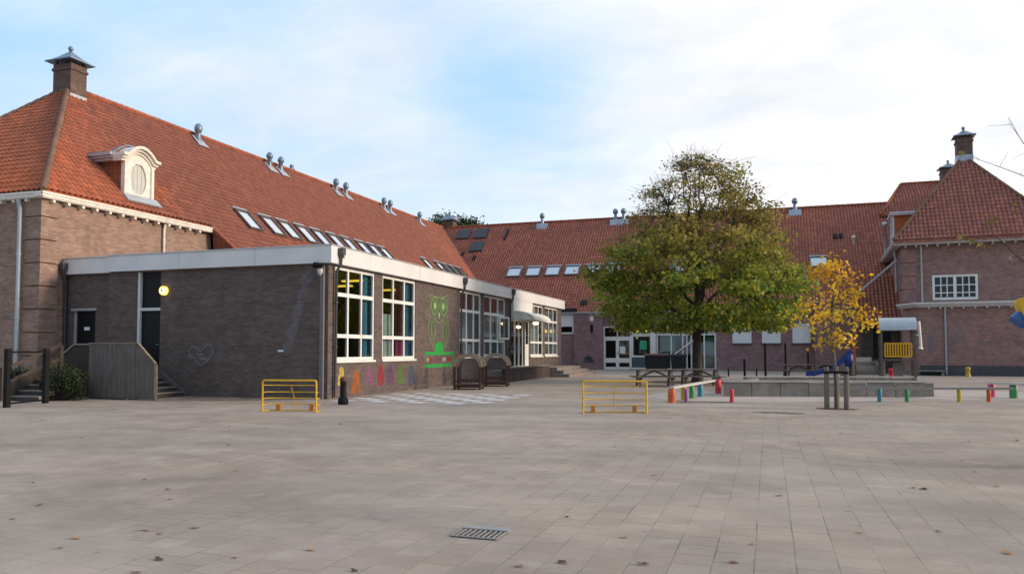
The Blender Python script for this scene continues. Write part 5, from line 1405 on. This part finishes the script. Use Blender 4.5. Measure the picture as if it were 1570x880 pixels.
def picnic(label, loc, rot, src=None):
    if src: 
        t = copy_tree(src); t.location = loc; t.rotation_euler = (0,0,rot); t['label'] = label; return t
    t = thing('picnic_table', label, 'picnic table', loc, rot, 'grey picnic tables in the yard')
    b = MB()
    for k in range(5): b.box(-1.0,-.37+k*.15,.70,1.0,-.37+k*.15+.14,.745)
    b.build('tabletop', WOODTABLE, t)
    for s in (-1, 1):
        b = MB()
        for k in range(2): b.box(-1.0,s*.68-.13+k*.14,.40,1.0,s*.68-.13+k*.14+.125,.44)
        b.build('seat', WOODTABLE, t)
    for x in (-.68,.68):
        for s in (-1, 1):
            b = MB(); b.bar((x,s*.28,.695),(x,s*.62,.01),.05,.1,(1,0,0)); b.build('leg', WOODTABLE, t)
        b = MB(); b.bar((x+.055,-.8,.36),(x+.055,.8,.36),.05,.09); b.build('cross_rail', WOODTABLE, t)
    b = MB(); b.bar((-.62,0,.4),(0,0,.68),.05,.08); b.bar((.62,0,.4),(0,0,.68),.05,.08); b.build('brace', WOODTABLE, t)
    return t
p1 = picnic('grey wooden picnic table directly behind the right yellow mini goal', (-4.65,32.9,0), R(16))
picnic('grey wooden picnic table in front of the big tree trunk', (-2.85,34.0,0), R(14), p1)
picnic('grey wooden picnic table behind the concrete sandpit wall', (1.62,46.3,0), R(12), p1)

for (x, y, h, lab) in ((-1.26,43.99,1.1,'medium dark iron pole left of the tall poles behind the sandpit'),(-.17,44.36,1.95,'tallest dark iron pole behind the sandpit'),(.95,47.6,1.98,'dark iron pole behind the sandpit picnic table'),(2.3,50,1.45,'thin dark pole with knob at the right end of the picnic table'),(-2.27,46.97,.5,'short dark stub right of the big tree trunk'),(-.69,47.5,.5,'short dark stub between the taller dark poles')):
    t = thing('iron_pole', lab, 'pole', (x,y,0), 0, 'dark poles behind the sandpit')
    r_ = .065 if h > 1.05 else .045
    b = MB(); b.lathe([(r_,-.01),(r_,h-.06)], (0,0,0), 10); b.build('shaft', BLACK, t)
    b = MB(); b.lathe([(r_*1.05,h-.0599),(r_*1.25,h-.03),(r_*.8,h),(.01,h+.01)], (0,0,0), 10); b.build('cap', WOODDK, t)

def waste(label, loc, w, src_h=1.15):
    t = thing('waste_container', label, 'waste bin', loc, R(2), 'dark waste containers at the back wall')
    b = MB(); W = w/2
    b.faces([(-W*.9,-.42,.18),(W*.9,-.42,.18),(W*.9,.42,.18),(-W*.9,.42,.18),(-W,-.52,src_h),(W,-.52,src_h),(W,.52,src_h),(-W,.52,src_h)], [(0,3,2,1),(4,5,6,7),(0,1,5,4),(1,2,6,5),(2,3,7,6),(3,0,4,7)])
    for k in range(4): x = -W*.8+W*1.6*k/3; b.bar((x,-.45,.25),(x,-.535,src_h-.05),.05,.03)
    b.build('bin_body', RUBBER, t)
    b = MB(); b.prism([(-W-.03,-.56,src_h+.005),(-W-.03,.56,src_h+.005),(-W-.03,.56,src_h+.06),(-W-.03,0,src_h+.16),(-W-.03,-.56,src_h+.06)], (2*W+.06,0,0)); b.build('lid', BINLID if w > 1.5 else RUBBER, t)
    for sx in (-1, 1):
        for sy in (-1, 1):
            b = MB(); b.tube([(sx*W*.75-.03,sy*.35,.1),(sx*W*.75+.03,sy*.35,.1)], .1, 12); b.build('wheel', BLACK, t)
waste('large dark waste container with brown lid by the glass entrance', (-7.9,57.4,0), 1.75)
waste('smaller dark waste container beside the big tree trunk', (-6.35,57.8,0), 1.1, 1.1)

# climbing tower with barrel roof
tw = thing('play_tower', 'small wooden play tower with silver barrel roof and yellow slatted panel', 'play tower', (6.2,43.0,0), R(-3))
PX_ = [(-.75,-.62),(.75,-.62),(.75,.62),(-.75,.62)]
for (x, y) in PX_:
    b = MB(); b.box(x-.055,y-.055,0,x+.055,y+.055,2.62); b.build('post', WOODGREY, tw)
b = MB(); b.box(-.8,-.68,1.02,.8,.68,1.1); b.build('deck', WOODGREY, tw)
b = MB(); n = 10; P = [(-.8*math.cos(math.pi*k/n)*1.02, 2.56+.62*math.sin(math.pi*k/n)) for k in range(n+1)]
for (ya, za), (yb, zb2) in zip(P[:-1], P[1:]): b.prism([(-.85,ya,za),(-.85,yb,zb2),(-.85,yb,zb2+.03),(-.85,ya,za+.03)], (1.7,0,0))
b.build('barrel_roof', SILVER, tw)
for sx in (-.84,.82):
    b = MB(); b.prism([(sx,ya*.98,za-.002) for ya, za in P], (.02,0,0)); b.build('gable_panel', P_ORANGE, tw)
b = MB()
b.box(-.62,-.66,1.2,.62,-.6,1.27); b.box(-.62,-.66,1.85,.62,-.6,1.93)
for k in range(11): x = -.6+k*.12; b.box(x-.036,-.655,1.27,x+.036,-.605,1.85)
b.build('slat_panel', PANELY, tw)
b = MB(); b.box(-.62,.6,1.2,.62,.66,1.9); b.build('rear_panel', WOODDK, tw)
for sx in (-.75,.75):
    for z in (1.3,1.6):
        b = MB(); b.bar((sx,-.62,z),(sx,.62,z),.05,.09); b.build('side_rail', WOODDK, tw)
b = MB(); b.tube([(.95,-.5,3.0),(1.02,-.5,1.75)], .075, 10); b.tube([(1.02,-.5,1.74),(1.0,-.5,1.62)], [.075,.13], 10); b.tube([(.98,-.5,2.3),(.75,-.6,2.3)], .03, 6); b.build('speaking_tube', WHITE, tw)
b = MB(); b.box(-.2,.0,.2,.25,.06,.95); b.build('lower_panel', CONC, tw)

cs = thing('concrete_steps', 'broad pale concrete steps left of the play tower', 'steps', (5.0,45.5,0), R(12))
for k in range(5):
    b = MB(); b.box(-.68,-.6+k*.42,0 if k == 0 else k*.23-.02,.68,-.6+(k+1)*.42+.1,(k+1)*.23); b.build('tread', CONC_L if k % 2 == 0 else STEPC, cs)
for x in (.69,-.85):
    b = MB(); b.box(x,-.5,0,x+.16,1.6,.95); b.build('cheek_wall', CONC, cs)

sl = thing('blue_slide', 'blue play slide with red and orange post behind the yellow tree', 'slide', (4.35,45.2,0))
b = MB(); path = bez([(-.1,0,1.4),(-.6,-.05,.85),(-1.1,-.1,.5),(-1.9,-.15,.2),(-2.4,-.2,.16)], 6)
for p0, p1 in zip(path[:-1], path[1:]): b.bar(p0, p1, .5, .05)
for p0, p1 in zip(path[:-1], path[1:]):
    for s in (-1, 1): b.bar(p0+Vector((0,s*.26,.1)), p1+Vector((0,s*.26,.1)), .04, .22)
b.build('chute', P_BLUE, sl)
b = MB(); b.lathe([(.05,0),(.2,.1),(.24,.4),(.22,.7),(.08,.82)], (-.22,-.1,.6), 12); b.build('tunnel_mouth', P_BLUE, sl)
b = MB(); b.box(.0,-.08,0,.14,.06,.75); b.build('post', WOODDK, sl)
b = MB(); b.box(.0,-.08,.751,.14,.06,1.75); b.build('post', P_ORANGE, sl)
b = MB(); b.tube([(-1.75,-.45,.6),(-1.45,-.45,.72),(-1.1,-.45,.66)], .05, 8); b.build('grab_rail', BLACK, sl)

hy = thing('stub_post', 'small ochre post at the foot of the corner pavilion wall', 'post', (11.0,50.6,0)); b = MB(); b.lathe([(.16,0),(.14,.1),(.11,.2),(.13,.45),(.16,.5),(.08,.58)], (0,0,0), 12); b.build('shaft', P_YEL, hy)
rs = thing('spring_rider', 'small red spring seat under the play tower', 'spring seat', (6.35,46.2,0)); b = MB(); b.lathe([(.12,0),(.09,.08),(.09,.3),(.14,.36),(.16,.5),(.1,.56)], (0,0,0), 12); b.build('stand', P_RED, rs)
yl = thing('yellow_lantern', 'yellow box with blue horn on a pole cut by the right frame edge', 'lantern', (4.02,14.0,0))
b = MB(); b.tube([(.16,.05,0),(.16,.05,2.5)], .045, 10); b.build('pole', BLACK, yl)
b = MB(); b.M = Matrix.Translation((0,0,2.2)) @ Matrix.Rotation(R(-14), 4, 'Y')
b.box(-.24,-.17,-.12,.2,.17,.17); b.box(-.2,-.15,.171,.16,.15,.22); b.box(-.12,-.15,-.3,.2,.15,-.121); b.build('box', paint('yellow_box_paint', (.7,.42,.02), k=.15), yl)
b = MB(); b.tube([(-.2,-.02,2.1),(-.3,-.05,1.99)], [.1,.125], 14); b.tube([(-.2,-.02,2.02),(-.2,-.03,1.9)], [.09,.06], 12); b.build('horn', paint('blue_horn_paint', (.03,.1,.3), k=.1), yl)

# ------------------------------------------------------------------ fallen leaves
lm = []
for k in range(3):
    r = random.Random(40+k); b = MB(); n = 9
    ring = [( (.04+.014*(-1)**i)*math.cos(2*math.pi*i/n)*1.25, (.04+.014*(-1)**i)*math.sin(2*math.pi*i/n), .005+r.uniform(0,.011)) for i in range(n)]
    for i in range(n): b.poly([(0,0,.006), ring[i], ring[(i+1) % n]])
    o = b.build('fallen_leaf', LITTER[k], None, uv=False); lm.append(o)
spots = [(-6.93, 5.77), (-6.59, 5.22), (-5.44, 4.86), (-5.28, 4.58), (-5.92, 6.43), (-8.09, 8.48), (-7.23, 8.77), (-11.53, 10.4), (-4.77, 5.48), (-4.89, 5.2), (-5.12, 5.27), (-3.81, 4.8), (-3.39, 5.16), (-2.78, 4.78), (-4.3, 4.57), (-4.2, 4.26), (-10.45, 12.94), (-9.41, 12.74), (-12.91, 12.48), (-7.71, 13.72), (-8.18, 6.72), (-8.37, 10.37), (-6.37, 6.88), (-14.86, 13.02), (-15.2, 12.65), (-15.67, 12.75), (-8.55, 14.09), (-15.4, 13.1), (-15.49, 11.99), (-15.41, 17.09), (-11.71, 11.02), (-9.18, 10.19), (-6.53, 8.23), (-7.12, 7.32), (1.52, 9.62), (0.09, 8.65), (0.71, 8.06), (1.36, 7.4), (1.71, 6.79), (-0.88, 5.6), (0.71, 7.12), (-0.15, 6.44), (2.55, 12.2), (4.01, 15.17), (2.44, 10.04), (-2.35, 12.17), (-1.36, 9.56), (-1.16, 6.33), (1.26, 16.67), (1.26, 15.39), (-1.45, 5.45), (-1.72, 5.25), (1.62, 9.57), (2.46, 11.12), (-0.37, 14.44), (-0.27, 5.85), (-1.9, 15.61), (-0.1, 12.26), (3.22, 14.85), (-2.92, 8.73), (-1.8, 6.94)]
rl = random.Random(77)
for i, (x, y) in enumerate(spots):
    o = lm[i] if i < 3 else lm[rl.randrange(3)].copy()
    if i >= 3: COL.objects.link(o)
    o.location = (x, y, .004); o.rotation_euler = (rl.uniform(-.2,.2), rl.uniform(-.2,.2), rl.uniform(0,6.28)); s = rl.uniform(.4,.85); o.scale = (s, s*rl.uniform(.7,1.1), s)
    tag(o, 'dry brown autumn leaf lying on the open paving', 'leaf', 'fallen leaves on the paving')

# ------------------------------------------------------------------ sky, sun, camera
EL, AZ = 17.0, 80.0         # azimuth clockwise from +Y
w = bpy.data.worlds.new('World'); scene.world = w; w.use_nodes = True
nt = w.node_tree; nt.nodes.clear()
out = nt.nodes.new('ShaderNodeOutputWorld'); bg = nt.nodes.new('ShaderNodeBackground'); bg.inputs[1].default_value = .15
sky = nt.nodes.new('ShaderNodeTexSky'); sky.sky_type = 'NISHITA'; sky.sun_disc = False
sky.sun_elevation = R(EL); sky.sun_rotation = R(AZ); sky.air_density = 1.0; sky.dust_density = 1.0; sky.ozone_density = 2.0
tc = nt.nodes.new('ShaderNodeTexCoord')
def wm(op, a, b_=None, c=None, clamp=False):
    n = nt.nodes.new('ShaderNodeMath'); n.operation = op; n.use_clamp = clamp
    for i, q in enumerate((a, b_, c)):
        if q is None: continue
        if isinstance(q, (int, float)): n.inputs[i].default_value = q
        else: nt.links.new(q, n.inputs[i])
    return n.outputs[0]
sp = nt.nodes.new('ShaderNodeSeparateXYZ'); nt.links.new(tc.outputs['Generated'], sp.inputs[0])
zz = wm('MAXIMUM', wm('ADD', sp.outputs[2], .22), .05)
cx = wm('DIVIDE', sp.outputs[0], zz); cy = wm('DIVIDE', sp.outputs[1], zz)
cv = nt.nodes.new('ShaderNodeCombineXYZ'); nt.links.new(cx, cv.inputs[0]); nt.links.new(wm('MULTIPLY', cy, 1.5), cv.inputs[1])
def wnoise(scale, detail, rough, loc=(0,0,0), dist=.4):
    mp = nt.nodes.new('ShaderNodeMapping'); nt.links.new(cv.outputs[0], mp.inputs[0]); mp.inputs['Location'].default_value = loc
    mp.inputs['Rotation'].default_value = (0,0,.45)
    n = nt.nodes.new('ShaderNodeTexNoise'); nt.links.new(mp.outputs[0], n.inputs['Vector']); n.inputs['Scale'].default_value = scale; n.inputs['Detail'].default_value = detail; n.inputs['Roughness'].default_value = rough; n.inputs['Distortion'].default_value = dist
    return n.outputs['Fac']
def gauss(dirv, k):
    d = nt.nodes.new('ShaderNodeVectorMath'); d.operation = 'DOT_PRODUCT'; nt.links.new(tc.outputs['Generated'], d.inputs[0]); d.inputs[1].default_value = Vector(dirv).normalized()
    return wm('POWER', wm('MAXIMUM', d.outputs['Value'], 0.0), k)
cl = wm('ADD', wm('MULTIPLY', wnoise(1.1, 8, .55, (.3,1.7,0)), .8), wm('MULTIPLY', wnoise(3.2, 6, .6, (5,2,0), .8), .25))
m = wm('ADD', cl, wm('MULTIPLY', gauss((.25,.95,.16), 6), .34))
m = wm('SUBTRACT', m, wm('MULTIPLY', gauss((-.30,.90,.315), 110), .2))
m = wm('SUBTRACT', m, wm('MULTIPLY', gauss((-.70,.50,.50), 9), .2))
m = wm('MULTIPLY_ADD', wm('SUBTRACT', m, .34), 2.3, 0.12, clamp=True)
cr = nt.nodes.new('ShaderNodeMix'); cr.data_type = 'RGBA'
nt.links.new(m, cr.inputs[0])
gain = nt.nodes.new('ShaderNodeMix'); gain.data_type = 'RGBA'; gain.inputs[0].default_value = .8
nt.links.new(sky.outputs[0], gain.inputs[6]); gain.inputs[7].default_value = (2.9, 4.55, 6.5, 1)
nt.links.new(gain.outputs[2], cr.inputs[6])
# cloud brightness: greyer undersides, brighter towards the low sun
cb = wm('ADD', wm('MULTIPLY', wnoise(2.4, 6, .6, (9,4,0), .6), 2.6), 3.95)
cb = wm('ADD', cb, wm('MULTIPLY', gauss((.45,.88,.14), 5), .55))
mr = nt.nodes.new('ShaderNodeMapRange'); nt.links.new(sp.outputs[1], mr.inputs[0])
for i_, q_ in enumerate((-.75, .3, .55, 1.0)): mr.inputs[i_+1].default_value = q_
mr.interpolation_type = 'SMOOTHSTEP'
cb = wm('MULTIPLY', cb, mr.outputs[0])  # unseen sky behind the camera dimmed to darken the walls facing it
cc = nt.nodes.new('ShaderNodeVectorMath'); cc.operation = 'SCALE'; cc.inputs[0].default_value = (.985, .995, 1.02); nt.links.new(cb, cc.inputs['Scale'])
nt.links.new(cc.outputs[0], cr.inputs[7])
nt.links.new(cr.outputs[2], bg.inputs[0]); nt.links.new(bg.outputs[0], out.inputs[0])

sd = Vector((math.cos(R(EL))*math.sin(R(AZ)), math.cos(R(EL))*math.cos(R(AZ)), math.sin(R(EL))))
sl_ = bpy.data.lights.new('sun', 'SUN'); sl_.energy = 2.7; sl_.angle = R(12); sl_.color = (1, .8, .6)
so = bpy.data.objects.new('sun', sl_); COL.objects.link(so); so.rotation_euler = sd.to_track_quat('Z', 'Y').to_euler(); so.location = (40, 10, 30)

cam = bpy.data.cameras.new('camera'); co = bpy.data.objects.new('camera', cam); COL.objects.link(co)
cam.sensor_width = 36; cam.lens = 36*1166/1570; cam.shift_y = 46/1570
cam.clip_start = .1; cam.clip_end = 2000
co.location = (0, 0, 1.55); co.rotation_euler = (R(92.5), 0, R(18.62))
scene.camera = co
scene.render.engine = 'CYCLES'
scene.cycles.max_bounces = 6; scene.cycles.transparent_max_bounces = 12; scene.cycles.diffuse_bounces = 3; scene.cycles.caustics_reflective = False; scene.cycles.caustics_refractive = False
scene.cycles.use_denoising = True
scene.view_settings.view_transform = 'Standard'; scene.view_settings.look = 'None'; scene.view_settings.gamma = 1; scene.view_settings.exposure = .3
try: scene.view_settings.use_curve_mapping = False
except Exception: pass
